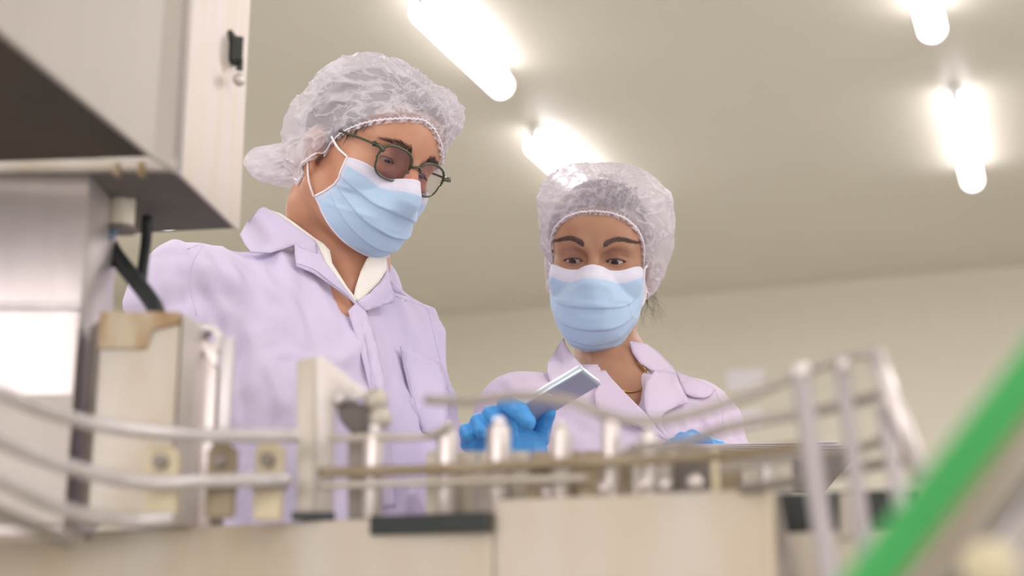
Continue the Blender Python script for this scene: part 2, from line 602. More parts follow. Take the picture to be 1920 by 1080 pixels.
def axis(spans):
    """piecewise grid coordinates: [(from, to, step), ...]"""
    out = []
    for a, b, s in spans:
        out += list(np.linspace(a, b, max(2, int(round((b - a) / s)) + 1))[:-1])
    out.append(spans[-1][1])
    return np.array(out, dtype=np.float32)


def surface_nets(fn, xs, ys, zs):
    X, Y, Z = np.meshgrid(xs, ys, zs, indexing='ij')
    f = fn((X, Y, Z)).astype(np.float32)
    del X, Y, Z
    s = f < 0
    nx, ny, nz = f.shape
    cnt = np.zeros((nx - 1, ny - 1, nz - 1), dtype=np.int8)
    for dx in (0, 1):
        for dy in (0, 1):
            for dz in (0, 1):
                cnt += s[dx:nx - 1 + dx, dy:ny - 1 + dy, dz:nz - 1 + dz]
    act = (cnt > 0) & (cnt < 8)
    ci, cj, ck = np.nonzero(act)
    idx = -np.ones(act.shape, dtype=np.int64)
    idx[ci, cj, ck] = np.arange(len(ci))
    acc = np.zeros((len(ci), 3)); num = np.zeros(len(ci))
    ax = (xs, ys, zs)
    corners = [(a, b, c) for a in (0, 1) for b in (0, 1) for c in (0, 1)]
    for c0 in corners:
        for d in range(3):
            if c0[d]: continue
            c1 = list(c0); c1[d] = 1
            i0 = (ci + c0[0], cj + c0[1], ck + c0[2]); i1 = (ci + c1[0], cj + c1[1], ck + c1[2])
            f0 = f[i0]; f1 = f[i1]
            mk = (f0 < 0) != (f1 < 0)
            t = np.where(mk, f0 / (f0 - f1 + 1e-20), 0)
            for e in range(3):
                p0 = ax[e][i0[e]]; p1 = ax[e][i1[e]]
                acc[:, e] += np.where(mk, p0 + t * (p1 - p0), 0)
            num += mk
    V = acc / num[:, None]
    quads = []
    for d in range(3):
        a = [slice(None)] * 3; b = [slice(None)] * 3
        a[d] = slice(0, -1); b[d] = slice(1, None)
        s0 = s[tuple(a)]; s1 = s[tuple(b)]
        u, v = (d + 1) % 3, (d + 2) % 3
        e = np.nonzero(s0 != s1)
        e = [q.copy() for q in e]
        ok = (e[u] > 0) & (e[v] > 0) & (e[u] < f.shape[u] - 1) & (e[v] < f.shape[v] - 1)
        e = [q[ok] for q in e]
        inside = s0[tuple(e)]
        def cell(du, dv):
            q = [x.copy() for x in e]; q[u] = q[u] + du; q[v] = q[v] + dv
            return idx[tuple(q)]
        Q = np.stack([cell(-1, -1), cell(0, -1), cell(0, 0), cell(-1, 0)], 1)
        Q[~inside] = Q[~inside][:, ::-1]
        quads.append(Q)
    return V, np.vstack(quads)


def vnormals(V, Q):
    n = np.cross(V[Q[:, 2]] - V[Q[:, 0]], V[Q[:, 3]] - V[Q[:, 1]])
    N = np.zeros_like(V)
    for k in range(4):
        np.add.at(N, Q[:, k], n)
    return N / (np.linalg.norm(N, axis=1)[:, None] + 1e-12)


def relax(V, Q, it=1, lam=0.5):
    for _ in range(it):
        S = np.zeros_like(V); c = np.zeros(len(V))
        for k in range(4):
            a, b = Q[:, k], Q[:, (k + 1) % 4]
            np.add.at(S, a, V[b]); np.add.at(S, b, V[a])
            np.add.at(c, a, 1); np.add.at(c, b, 1)
        V = V + lam * (S / np.maximum(c, 1)[:, None] - V)
    return V


def bvh_of(V, Fc):
    return BVHTree.FromPolygons([tuple(v) for v in V], [tuple(int(i) for i in f) for f in Fc])


def drape(poly, bvh, off, step=7.0, thick=0.0016, lift=None, miss_Y=None):
    """sheet whose outline is given as sight lines; each point is laid on the body below it"""
    poly = [tuple(map(float, q)) for q in poly]
    bd = []
    n = len(poly)
    for i in range(n):
        a = np.array(poly[i]); b = np.array(poly[(i + 1) % n])
        m = max(1, int(np.linalg.norm(b - a) / step))
        for k in range(m): bd.append(a + (b - a) * k / m)
    bd = np.array(bd)
    nb = len(bd)
    x0, y0 = bd.min(0); x1, y1 = bd.max(0)
    gx, gy = np.meshgrid(np.arange(x0 + step / 2, x1, step), np.arange(y0 + step / 2, y1, step))
    g = np.stack([gx.ravel(), gy.ravel()], 1)
    dmin = np.sqrt(((g[:, None] - bd[None]) ** 2).sum(2)).min(1)
    g = g[dmin > step * 0.55]
    pts = [Vector(q) for q in np.vstack([bd, g])]
    r = delaunay_2d_cdt(pts, [(i, (i + 1) % nb) for i in range(nb)], [list(range(nb))], 1, 1e-6)
    v2 = np.array([tuple(q) for q in r[0]]); tris = [tuple(t) for t in r[2]]
    used = sorted({i for t in tris for i in t}); rm = {u: k for k, u in enumerate(used)}
    v2 = v2[used]; tris = [tuple(rm[i] for i in t) for t in tris]
    W = np.full(len(v2), np.nan)
    NN = np.zeros((len(v2), 3))
    E = Vector(EYE)
    for i, q in enumerate(v2):
        d = ray(*q)
        h = bvh.ray_cast(E, Vector(d))
        if h[0] is not None:
            W[i] = (np.array(h[0]) - EYE) @ CF
            nn = np.array(h[1]); NN[i] = nn if nn @ d < 0 else -nn
    ok = ~np.isnan(W)
    for i in np.nonzero(~ok)[0]:
        dd = ((v2[ok] - v2[i]) ** 2).sum(1)
        k = np.argsort(dd)[:4]
        W[i] = W[ok][k].mean() + 0.0006 * math.sqrt(dd[k[0]])
        NN[i] = NN[ok][k].mean(0)
    # soften depth so the sheet bridges small dips
    nb_ = [[] for _ in v2]
    for t in tris:
        for a in range(3):
            nb_[t[a]] += [t[(a + 1) % 3], t[(a + 2) % 3]]
    for _ in range(5):
        W = np.array([0.4 * W[i] + 0.6 * np.mean(W[nb_[i]]) for i in range(len(W))])
        NN = np.array([0.4 * NN[i] + 0.6 * np.mean(NN[nb_[i]], axis=0) for i in range(len(W))])
    NN /= np.linalg.norm(NN, axis=1)[:, None] + 1e-9
    D = np.array([ray(*q) for q in v2])
    Pt = EYE + D * W[:, None]
    o = np.full(len(v2), off) if lift is None else off + np.array([lift(*q) for q in v2])
    cosv = np.clip(-(NN * D).sum(1), 0.35, 1)
    Pt = EYE + D * (W - o / cosv)[:, None]
    # solid with thickness
    nv = len(Pt)
    back = Pt - NN * thick
    Fc = [t for t in tris] + [tuple(i + nv for i in t[::-1]) for t in tris]
    from collections import Counter
    ec = Counter()
    for t in tris:
        for a in range(3): ec[(t[a], t[(a + 1) % 3])] += 1
    for (a, b) in list(ec):
        if (b, a) not in ec: Fc.append((b, a, a + nv, b + nv))
    return np.vstack([Pt, back]), Fc

# ------------------------------------------------------------------ room
u_ = np.array([0.36, 0.933, 0.0]); u_ /= np.linalg.norm(u_)      # the way the fittings run
v_ = np.array([u_[1], -u_[0], 0.0])                               # across them, towards the right
O_ = np.array([0.0, 0.0, 0.0])
U1 = 8.18; U0 = -3.2; V1 = 5.2; V0 = -5.4; H = 3.0
RZ = -math.atan2(u_[0], u_[1])


def room_pt(v, u, z): return O_ + v_ * v + u_ * u + np.array([0, 0, z])


def room_box(name, v0, v1, u0, u1, z0, z1, m, parent=None, kind='structure', bev=0):
    c = room_pt((v0 + v1) / 2, (u0 + u1) / 2, (z0 + z1) / 2)
    V, Fc = box(c, (v1 - v0, u1 - u0, z1 - z0), RZ, bev)
    o = ob(name, V, Fc, m, parent, smooth=False)
    if kind and parent is None: o['kind'] = kind
    return o


T = 0.12
room_box('floor', V0 - T, V1 + T, U0 - T, U1 + T, -T, 0, M['floor'])
room_box('ceiling', V0 - T, V1 + T, U0 - T, U1 + T, H, H + T, M['ceiling'])
wb = room_box('wall_back', V0 - T, V1 + T, U1, U1 + T, 0, H, M['wall'])
room_box('wall_front', V0 - T, V1 + T, U0 - T, U0, 0, H, M['wall'])
room_box('wall_left', V0 - T, V0, U0, U1, 0, H, M['wall'])
# right wall with a window opening (u 0.2..3.4, z 1.0..2.6)
WU0, WU1, WZ0, WZ1 = 0.6, 4.2, 1.0, 2.55
pr = [box(room_pt(V1 + T / 2, (U0 + WU0) / 2, H / 2), (T, WU0 - U0, H), RZ),
      box(room_pt(V1 + T / 2, (U1 + WU1) / 2, H / 2), (T, U1 - WU1, H), RZ),
      box(room_pt(V1 + T / 2, (WU0 + WU1) / 2, WZ0 / 2), (T, WU1 - WU0, WZ0), RZ),
      box(room_pt(V1 + T / 2, (WU0 + WU1) / 2, (WZ1 + H) / 2), (T, WU1 - WU0, H - WZ1), RZ)]
V, Fc = join(pr)
tag(ob('wall_right', V, Fc, M['wall'], smooth=False), kind='structure')
wn = tag(thing('window_1', None, None, room_pt(V1 + 0.05, (WU0 + WU1) / 2, WZ0)), kind='structure')
fr = []
for a in (WU0, (2 * WU0 + WU1) / 3, (WU0 + 2 * WU1) / 3, WU1):
    fr.append(box(room_pt(V1 + 0.05, min(max(a, WU0 + .025), WU1 - .025), (WZ0 + WZ1) / 2), (0.06, 0.05, WZ1 - WZ0), RZ, 0.004))
for zz in (WZ0 + .025, WZ1 - .025):
    fr.append(box(room_pt(V1 + 0.05, (WU0 + WU1) / 2, zz), (0.06, WU1 - WU0, 0.05), RZ, 0.004))
V, Fc = join(fr); ob('window_frame', V, Fc, M['fitting'], wn, smooth=False)
for k in range(3):
    a = WU0 + (WU1 - WU0) * (k + .5) / 3
    V, Fc = box(room_pt(V1 + 0.05, a, (WZ0 + WZ1) / 2), (0.008, (WU1 - WU0) / 3 - .05, WZ1 - WZ0 - .1), RZ)
    ob('pane', V, Fc, M['window'], wn, smooth=False)
ld = bpy.data.lights.new('daylight', 'AREA'); ld.shape = 'RECTANGLE'; ld.size = WU1 - WU0 - .1; ld.size_y = WZ1 - WZ0 - .1
ld.energy = WINDOW_WATT; ld.color = (1.0, 0.95, 0.97)
lo = bpy.data.objects.new('daylight', ld); COL.objects.link(lo)
lo.location = room_pt(V1 - 0.02, (WU0 + WU1) / 2, (WZ0 + WZ1) / 2)
lo.rotation_euler = Vector(-v_).to_track_quat('-Z', 'Z').to_euler()

# window in the wall behind the camera
def rear_window(va, vb, za, zb2, watt):
    wn2 = tag(thing('window_2', None, None, room_pt((va + vb) / 2, U0 + .02, za)), kind='structure')
    f = [box(room_pt(x, U0 + .02, (za + zb2) / 2), (.05, .04, zb2 - za), RZ, .004) for x in (va, (va + vb) / 2, vb)]
    f += [box(room_pt((va + vb) / 2, U0 + .02, z), (vb - va, .04, .05), RZ, .004) for z in (za, zb2)]
    V, Fc = join(f); ob('window_frame', V, Fc, M['fitting'], wn2, smooth=False)
    for k in range(2):
        V, Fc = box(room_pt(va + (vb - va) * (.25 + .5 * k), U0 + .012, (za + zb2) / 2), ((vb - va) / 2 - .05, .008, zb2 - za - .05), RZ); ob('pane', V, Fc, M['window'], wn2, smooth=False)
    l2 = bpy.data.lights.new('daylight', 'AREA'); l2.shape = 'RECTANGLE'; l2.size = vb - va; l2.size_y = zb2 - za; l2.energy = watt; l2.color = (1, .96, .98)
    o2 = bpy.data.objects.new('daylight', l2); COL.objects.link(o2); o2.location = room_pt((va + vb) / 2, U0 + .06, (za + zb2) / 2)
    o2.rotation_euler = Vector(u_).to_track_quat('-Z', 'Z').to_euler()


rear_window(-2.6, 1.2, .9, 2.5, REAR_WATT)

# skirting along the back wall and a cove strip (out of frame except at the ceiling joint)
room_box('baseboard_back', V0, V1, U1 - 0.012, U1, 0, 0.1, M['fitting'])

# fluorescent fittings: rows every 1.6 m, seen from below
TL = 1.06
fix_uv = []
def uv_of(p): return float(np.dot(p, v_)), float(np.dot(p, u_))
seen = [((-.272, 4.18), (-.049, 4.876), 'fluorescent fitting above and behind the taller worker, nearest the picture centre'),
        ((1.658, 5.03), (2.04, 5.96), 'fluorescent fitting at far right, second back in the right-hand row'),
        ((1.02, 3.40), (1.40, 4.38), 'fluorescent fitting at top right, cut by the top of the picture'),
        ((.085, 5.45), (.445, 6.38), 'fluorescent fitting glowing just behind the white hair cover of the shorter worker'),
        ((-2.0, 5.58), (-1.62, 6.53), 'far fluorescent fitting showing as a sliver under the overhead steel housing')]
others = [(-4.7, 5.2), (-3.3, 2.0), (3.9, 4.4), (3.9, 6.8), (1.0, -1.6), (-1.6, 0.4), (-1.6, -1.8), (2.9, 0.2), (.9, 1.2), (-1.9, 2.9), (3.2, -1.8), (-3.4, -1.2)]


def fitting(v, u, length, label, group=None):
    c = room_pt(v, u, H)
    t = thing('ceiling_light', label, 'ceiling light', c, group)
    V, Fc = box(c + np.array([0, 0, -0.012]), (0.05, length + 0.02, 0.024), RZ, 0.003)
    ob('back_tray', V, Fc, M['fitting'], t, smooth=False)
    p0 = room_pt(v, u - length / 2, H - 0.075); p1 = room_pt(v, u + length / 2, H - 0.075)
    path = [p0 + (p1 - p0) * q for q in (0, .012, .03, .5, .97, .988, 1)]
    V, Fc = tube(path, [0.02, 0.038, 0.045, 0.045, 0.045, 0.038, 0.02], 18)
    ob('diffuser', V, Fc, M['tube'], t)
    for s, nm in ((-1, 0), (1, 0)):
        V, Fc = box(room_pt(v, u + s * (length / 2 - 0.004), H - 0.04), (0.03, 0.02, 0.055), RZ, 0.004)
        ob('end_cap', V, Fc, M['fitting'], t, smooth=False)
    L = bpy.data.lights.new('tube_light', 'AREA'); L.shape = 'RECTANGLE'; L.size = 0.07; L.size_y = length; L.energy = TUBE_WATT
    L.color = (1.0, 0.97, 0.98)
    o = bpy.data.objects.new('tube_light', L); COL.objects.link(o)
    o.location = Vector((0, 0, -0.128)); o.rotation_euler = (0, 0, RZ); o.parent = t
    return t


for a, b, lab in seen:
    va, ua = uv_of(np.array([*a, 0])); vb, ub = uv_of(np.array([*b, 0]))
    ln = abs(ub - ua); uc = (ua + ub) / 2; vc = (va + vb) / 2
    fitting(vc, uc, ln, lab)
for k, (v, u) in enumerate(others):
    fitting(v, u, TL, 'white fluorescent ceiling fitting outside the picture, lighting the room', 'ceiling fittings outside the picture')

# two small white panels put in for reflected glare on the far wall
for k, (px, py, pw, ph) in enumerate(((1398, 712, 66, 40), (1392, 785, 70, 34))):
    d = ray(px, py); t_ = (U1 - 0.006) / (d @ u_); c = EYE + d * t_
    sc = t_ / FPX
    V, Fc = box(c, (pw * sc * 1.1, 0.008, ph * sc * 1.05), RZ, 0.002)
    o = ob('wall_glare_panel', V, Fc, M['paper'], smooth=False)
    tag(o, ('white panel standing in for glare on the far wall, the upper of two' if k == 0 else 'white panel standing in for glare on the far wall, the lower of two'), 'glare patch', 'glare patches on the far wall')


# ------------------------------------------------------------------ people
class Head:
    def __init__(s, Mx, pos, scale):
        s.M = np.array(Mx, dtype=float); s.pos = np.array(pos, dtype=float); s.s = scale
        # orthonormalise, keep columns (left, forward, up)
        F_ = s.M[:, 1] / np.linalg.norm(s.M[:, 1]); U_ = s.M[:, 2] - F_ * (s.M[:, 2] @ F_); U_ /= np.linalg.norm(U_)
        L_ = -np.cross(F_, U_)
        s.M = np.stack([L_, F_, U_], 1)

    def w(s, p): return np.asarray(p, dtype=float) @ s.M.T * s.s + s.pos

    def l(s, p): return (np.asarray(p, dtype=float) - s.pos) @ s.M / s.s

    def ldir(s, d): return np.asarray(d, dtype=float) @ s.M / s.s


def local_rays(head, q):
    """local point of head seen at pixel"""
    return head.l(q)


def head_sdf(p, h, woman):
    ax = (np.abs(p[0]), p[1], p[2])
    if woman:
        cr = s_ell(p, (0, -.008, .058), (.073, .095, .082))
        d = smin(cr, s_ell(p, (0, .028, .0), (.064, .068, .085)), .02)
        d = smin(d, s_ell(p, (0, .036, .068), (.062, .058, .052)), .03)
        d = smin(d, s_cap(ax, (.050, -.002, -.04), (.018, .066, -.082), .016, .017), .03)
        d = smin(d, s_ell(p, (0, .068, -.078), (.024, .024, .022)), .02)
        d = smin(d, s_ell(ax, (.042, .062, -.006), (.022, .022, .024)), .03)
        d = smin(d, s_cap(ax, (.044, .070, .046), (.014, .085, .044), .009, .009), .02)
        d = smin(d, s_cap(p, (0, .088, .032), (0, .110, -.006), .0075, .011), .014)
    else:
        cr = s_ell(p, (0, -.008, .055), (.077, .1, .084))
        d = smin(cr, s_ell(p, (0, .028, -.004), (.066, .070, .09)), .02)
        d = smin(d, s_ell(p, (0, .036, .066), (.066, .062, .052)), .03)
        d = smin(d, s_cap(ax, (.056, -.004, -.043), (.024, .057, -.078), .018, .019), .03)
        d = smin(d, s_ell(p, (0, .060, -.076), (.028, .024, .022)), .02)
        d = smin(d, s_ell(ax, (.045, .060, -.008), (.022, .022, .024)), .03)
        d = smin(d, s_cap(ax, (.046, .070, .048), (.012, .088, .046), .0105, .011), .018)
        d = smin(d, s_cap(p, (0, .092, .034), (0, .118, -.008), .0085, .013), .014)
    d = smin(d, s_ell(ax, (.012, .100 if woman else .106, -.012), (.009, .011, .008)), .008)
    # lips
    ly = 0 if woman else .007
    d = smin(d, s_ell(p, (0, .093 - ly, -.042), (.024, .012, .007)), .006)
    d = smin(d, s_ell(p, (0, .092 - ly, -.053), (.021, .012, .008)), .006)
    # sockets
    ex, ey, ez = .0315, .0722, .027
    d = smax(d, -s_ell(ax, (ex - .001, ey + .0205, ez + .001), (.019, .012, .014)), .014)
    lid = s_ell(ax, (ex, ey, ez), (.0168, .0156, .0152))
    d = smin(d, lid, .0055)
    # fold above the upper lid
    fx = ax[0] - ex
    # almond opening
    zl = ez - .0045 + .00055 * (fx / .013) - (fx / .013) ** 2 * -.0022
    hu = .0062 if woman else .0036
    up = ez - .0008 - (fx / .0155) ** 2 * (.0042 if woman else .003) + (0.0019 if woman else -.0002)
    lo_ = ez - .0064 + (fx / .0155) ** 2 * .0042
    alm = np.maximum(ax[2] - up, lo_ - ax[2])
    alm = np.maximum(alm, np.abs(fx) - .0158)
    alm = np.maximum(alm, ey + .002 - ax[1])
    d = smax(d, -alm, .0009)
    crease = s_cap(ax, (ex - .011, ey + .0135, ez + .0062), (ex + .004, ey + .0145, ez + .0082), .0008)
    crease = np.minimum(crease, s_cap(ax, (ex + .004, ey + .0145, ez + .0082), (ex + .0155, ey + .0085, ez + .0042), .0008))
    d = smax(d, -crease, .0025)
    # ears
    ear = s_ell(ax, (.0745 if woman else .079, -.012, .002), (.007 if woman else .009, .017 if woman else .019, .030 if woman else .032), -.25)
    ear = smax(ear, -s_ell(ax, (.0825 if woman else .088, -.006, -.002), (.008, .010, .018), -.25), .004)
    d = smin(d, ear, .006)
    d = smin(d, s_ell(ax, (.071 if woman else .075, -.004, -.026), (.006, .009, .010)), .005)
    return d


def build_head(head, root, woman, neck, chest, matname, skinmat, iris_dir):
    """neck: world points+radii, chest: list of world ellipsoid/capsules"""
    nl = [head.l(q) for q, r in neck]; nr = [r / head.s for q, r in neck]
    cl = [(head.l(a), head.l(b), ra / head.s, rb / head.s) for a, b, ra, rb in chest]

    def fn(p):
        d = head_sdf(p, head, woman)
        n = s_chain(p, nl, nr, .01)
        for a, b, ra, rb in cl: n = smin(n, s_cap(p, a, b, ra, rb), .03)
        return smin(d, n, .022)
    allp = np.array(nl + [c[0] for c in cl] + [c[1] for c in cl])
    lo = allp.min(0) - .10; hi = allp.max(0) + .10
    xs = axis([(min(lo[0], -.12), -.095, .009), (-.095, -.052, .003), (-.052, .052, .0013), (.052, .095, .003), (.095, max(hi[0], .12), .009)])
    ys = axis([(min(lo[1], -.125), .058, .0045), (.058, .1, .0013), (.1, .135, .003), (.135, max(hi[1], .14), .01)])
    zs = axis([(lo[2], -.12, .008), (-.12, .006, .004), (.006, .05, .00115), (.05, .15, .004)])
    V, Q = surface_nets(fn, xs, ys, zs)
    Q = Q[:, ::-1]                                     # local axes are left-handed
    # pigment
    col = np.ones((len(V), 3))
    axv = np.abs(V[:, 0])
    e = np.exp(-(((axv - .0315) / .017) ** 2 + ((V[:, 2] - .030) / .010) ** 2 + ((V[:, 1] - .085) / .02) ** 2))
    dk = np.array([.34, .40, .34]) if woman else np.array([.22, .27, .24])
    col -= e[:, None] * dk
    rim = np.exp(-(((axv - .0315) / .014) ** 2 + ((V[:, 2] - ((.0284 if woman else .0268) - ((axv - .0315) / .0135) ** 2 * .003)) / .0013) ** 2)) * (V[:, 1] > .07)
    col -= rim[:, None] * 0.5
    no = np.exp(-((V[:, 0] / .016) ** 2 + ((V[:, 1] - .108) / .012) ** 2 + ((V[:, 2] - .0) / .02) ** 2))
    col -= no[:, None] * np.array([-.06, .16, .16])
    lp = np.exp(-((V[:, 0] / .026) ** 2 + ((V[:, 2] + .047) / .01) ** 2)) * (V[:, 1] > .09)
    col -= lp[:, None] * np.array([.1, .35, .3])
    col = np.clip(col, .1, 1.2)
    W = head.w(V)
    body = ob('body', W, Q, skinmat, root, vcol=col)
    # eyes
    for sx in (-1, 1):
        c = np.array([sx * .0315, .0722, .027])
        g = np.array(iris_dir, dtype=float); g /= np.linalg.norm(g)
        Vv, Ff = lathe([(.0001, .0139)] + [(.0139 * math.sin(a), .0139 * math.cos(a)) for a in np.linspace(.12, math.pi - .1, 14)] + [(.0001, -.0139)], c, 24, g)
        eb = ob('eyeball', head.w(Vv), Ff, M['sclera'], body)
        Vv, Ff = lathe([(.0001, .01452)] + [(.0144 * math.sin(a), .01445 * math.cos(a)) for a in np.linspace(.08, .42, 6)] + [(.0057, .0125)], c, 24, g)
        ir = ob('iris', head.w(Vv), Ff, M['iris'], body)
    return body, W, Q


def hairs(name, specs, m, parent, seg=4):
    """specs: list of (points, r0) — tapered strands joined"""
    parts = []
    for pts, r in specs:
        n = len(pts)
        parts.append(tube(pts, np.linspace(r, r * .25, n), seg))
    V, Fc = join(parts)
    return tag(ob(name, V, Fc, m, parent), kind='stuff')


def surf(bvh, p0, d):
    h = bvh.ray_cast(Vector(p0), Vector(d))
    return (np.array(h[0]), np.array(h[1])) if h[0] is not None else (None, None)


def eyebrows(head, bvh, parent, m, pts, n, r, ln, wd):
    for sx in (-1, 1):
        sp = []
        for k in range(n):
            t = rng.random(); a = smooth_path([(q[0] * sx, q[1]) for q in [(x, z) for x, z in pts]] if False else [(x * sx, z, 0) for x, z in pts], 30)
            i = min(int(t * 29), 28)
            x, z, _ = a[i] + (a[i + 1] - a[i]) * (t * 29 - i)
            half = wd * (1 - .55 * t) * (.5 + .5 * min(1, t * 8))
            z += (rng.random() * 2 - 1) * half
            dx, dz = sx * (.35 + .65 * t), .9 - 1.1 * t
            q = []
            for f in (0, .5, 1):
                lx = x + dx * ln * f; lz = z + dz * ln * f
                o = head.w((lx, .16, lz)); hp, hn = surf(bvh, o, -head.M[:, 1])
                if hp is None: break
                q.append(hp + hn * (r * .6 + .0006 * f * (1 - f) * 3 + .0003))
            if len(q) == 3: sp.append((q, r))
        hairs('eyebrow', sp, m, parent, 3)


def lashes(head, parent, m, up, ln):
    for sx in (-1, 1):
        sp = []
        for t in np.linspace(-1, 1, 34):
            x = .0315 + t * .0145; z = .0262 + up - t * t * .0037
            rr = math.sqrt(max(.0157 ** 2 - (t * .0145) ** 2 - (z - .027) ** 2, 1e-6))
            y = .0722 + rr
            d = np.array([t * .5, .9, -.35]); d /= np.linalg.norm(d)
            L = ln * (.6 + .4 * (t > -.3)) * (1 + .2 * rng.random())
            a = np.array([x, y, z]); b = a + d * L * .5; c = b + (d + np.array([0, 0, .8])) * L * .35
            sp.append(([head.w((q[0] * sx, q[1], q[2])) for q in (a, b, c)], .00028))
        hairs('eyelashes', sp, m, parent, 3)


def mask_support(p, woman):
    d = s_ell(p, (0, .03, -.035), (.068, .07 if woman else .066, .082))
    d = smin(d, s_ell(p, (0, .075 if woman else .060, -.07 if woman else -.064), (.04, .03, .035)), .04)
    d = smin(d, s_cap(p, (0, .092 if woman else .096, .022), (0, .107 if woman else .118, -.010), .010, .016), .035)
    d = smin(d, s_ell(p, (0, .088 if woman else .080, -.045 if woman else -.04), (.036, .022, .032)), .04)
    ax = (np.abs(p[0]), p[1], p[2])
    d = smin(d, s_cap(ax, (.062, -.01, -.04), (.062, .02, .02), .012), .03)
    return d


def build_mask(head, root, woman, headbvh, az_fn, el_bc, el_bs, el_tc, el_ts, seed, crease):
    xs = np.arange(-.1, .1, .004); ys = np.arange(-.08, .17, .004); zs = np.arange(-.16, .08, .004)
    V, Q = surface_nets(lambda p: mask_support(p, woman), xs.astype(np.float32), ys.astype(np.float32), zs.astype(np.float32))
    V = relax(V, Q, 3)
    b = bvh_of(V, Q)
    C0 = np.array([0, .015, -.04])
    nu, nv = 121, 91
    pos = np.zeros((nv, nu, 3)); uv = np.zeros((nv, nu, 2))
    for j in range(nv):
        v = j / (nv - 1)
        for i in range(nu):
            u = i / (nu - 1) * 2 - 1
            az = math.radians(az_fn(v)) * u
            q = abs(u)
            top = el_tc + (el_ts - el_tc) * q ** 1.5 - 2.0 * math.exp(-((q - .38) / .16) ** 2)
            bot = el_bs + (el_bc - el_bs) * (1 - q ** 2.4)
            el = math.radians(top + (bot - top) * v)
            d = np.array([math.sin(az) * math.cos(el), math.cos(az) * math.cos(el), math.sin(el)])
            h = b.ray_cast(Vector(C0 + d * .3), Vector(-d))
            p = np.array(h[0]) if h[0] is not None else C0 + d * .08
            # keep outside the real face
            hw = headbvh.ray_cast(Vector(head.w(C0 + d * .3)), Vector(head.w(C0) - head.w(C0 + d * .3)).normalized())
            if hw[0] is not None:
                rh = np.linalg.norm(head.l(hw[0]) - C0)
                if np.linalg.norm(p - C0) < rh + .002 < np.linalg.norm(p - C0) + (.026 if v < .7 else .008): p = C0 + d * (rh + .002)
            pos[j, i] = p; uv[j, i] = (i / (nu - 1), v)
    for _ in range(3):
        pos[1:-1, 1:-1] = .5 * pos[1:-1, 1:-1] + .125 * (pos[:-2, 1:-1] + pos[2:, 1:-1] + pos[1:-1, :-2] + pos[1:-1, 2:])
    dirs = pos - C0; dirs /= np.linalg.norm(dirs, axis=2)[:, :, None]
    vv = uv[:, :, 1]; uu = uv[:, :, 0] * 2 - 1
    disp = np.zeros((nv, nu))
    for k, (vs, vc, amp) in enumerate(crease):
        line = vc + (vs - vc) * np.abs(uu) ** 1.6
        t = (vv - line)
        # overlapped pleat: cloth rises slowly towards its lower edge, then steps in
        disp += amp * np.where(t < 0, np.clip(1 + t / .16, 0, 1) ** 1.5, np.clip(1 - t / .018, 0, 1)) * np.clip(1.08 - np.abs(uu), 0, 1) ** .35
    pf = pos.reshape(-1, 3)
    fold = ridge(pf * np.array([18, 18, 46]) + seed) * .0016 + vnoise(pf * 40 + seed) * .0011
    fold = fold.reshape(nv, nu) * np.clip((1 - np.abs(uu)) * 6, 0, 1) * np.clip(vv * 5, 0, 1)
    edge = 0.0012 * np.sin(uu * 40) * (np.abs(vv - 1) < .06) * 0
    pos = pos + dirs * (disp + fold + .0012 + edge)[:, :, None]
    # thin solid
    outer = pos.reshape(-1, 3); inner = (pos - dirs * .0012).reshape(-1, 3)
    n = nv * nu
    Fc = []
    idx = lambda j, i: j * nu + i
    for j in range(nv - 1):
        for i in range(nu - 1):
            Fc.append((idx(j, i), idx(j, i + 1), idx(j + 1, i + 1), idx(j + 1, i)))
    back = [tuple(k + n for k in f[::-1]) for f in Fc]
    ring = [idx(0, i) for i in range(nu)] + [idx(j, nu - 1) for j in range(1, nv)] + [idx(nv - 1, i) for i in range(nu - 2, -1, -1)] + [idx(j, 0) for j in range(nv - 2, 0, -1)]
    side = [(ring[(k + 1) % len(ring)], ring[k], ring[k] + n, ring[(k + 1) % len(ring)] + n) for k in range(len(ring))]
    allF = np.array(Fc + back + side)
    uvf = np.vstack([uv.reshape(-1, 2)] * 2)
    o = ob('face_mask', head.w(np.vstack([outer, inner])), allF, M['mask'], root, uv=uvf)
    # side bindings
    for i0 in (0, nu - 1):
        pth = [head.w(pos[j, i0]) for j in range(0, nv, 4)]
        V, Fq = tube(pth, .0017, 8); ob('edge_binding', V, Fq, M['band'], o)
    cor = {}
    for sx, i0 in ((-1, 0), (1, nu - 1)): cor[sx] = (pos[0, i0] if True else 0, pos[-1, i0])
    return o, cor


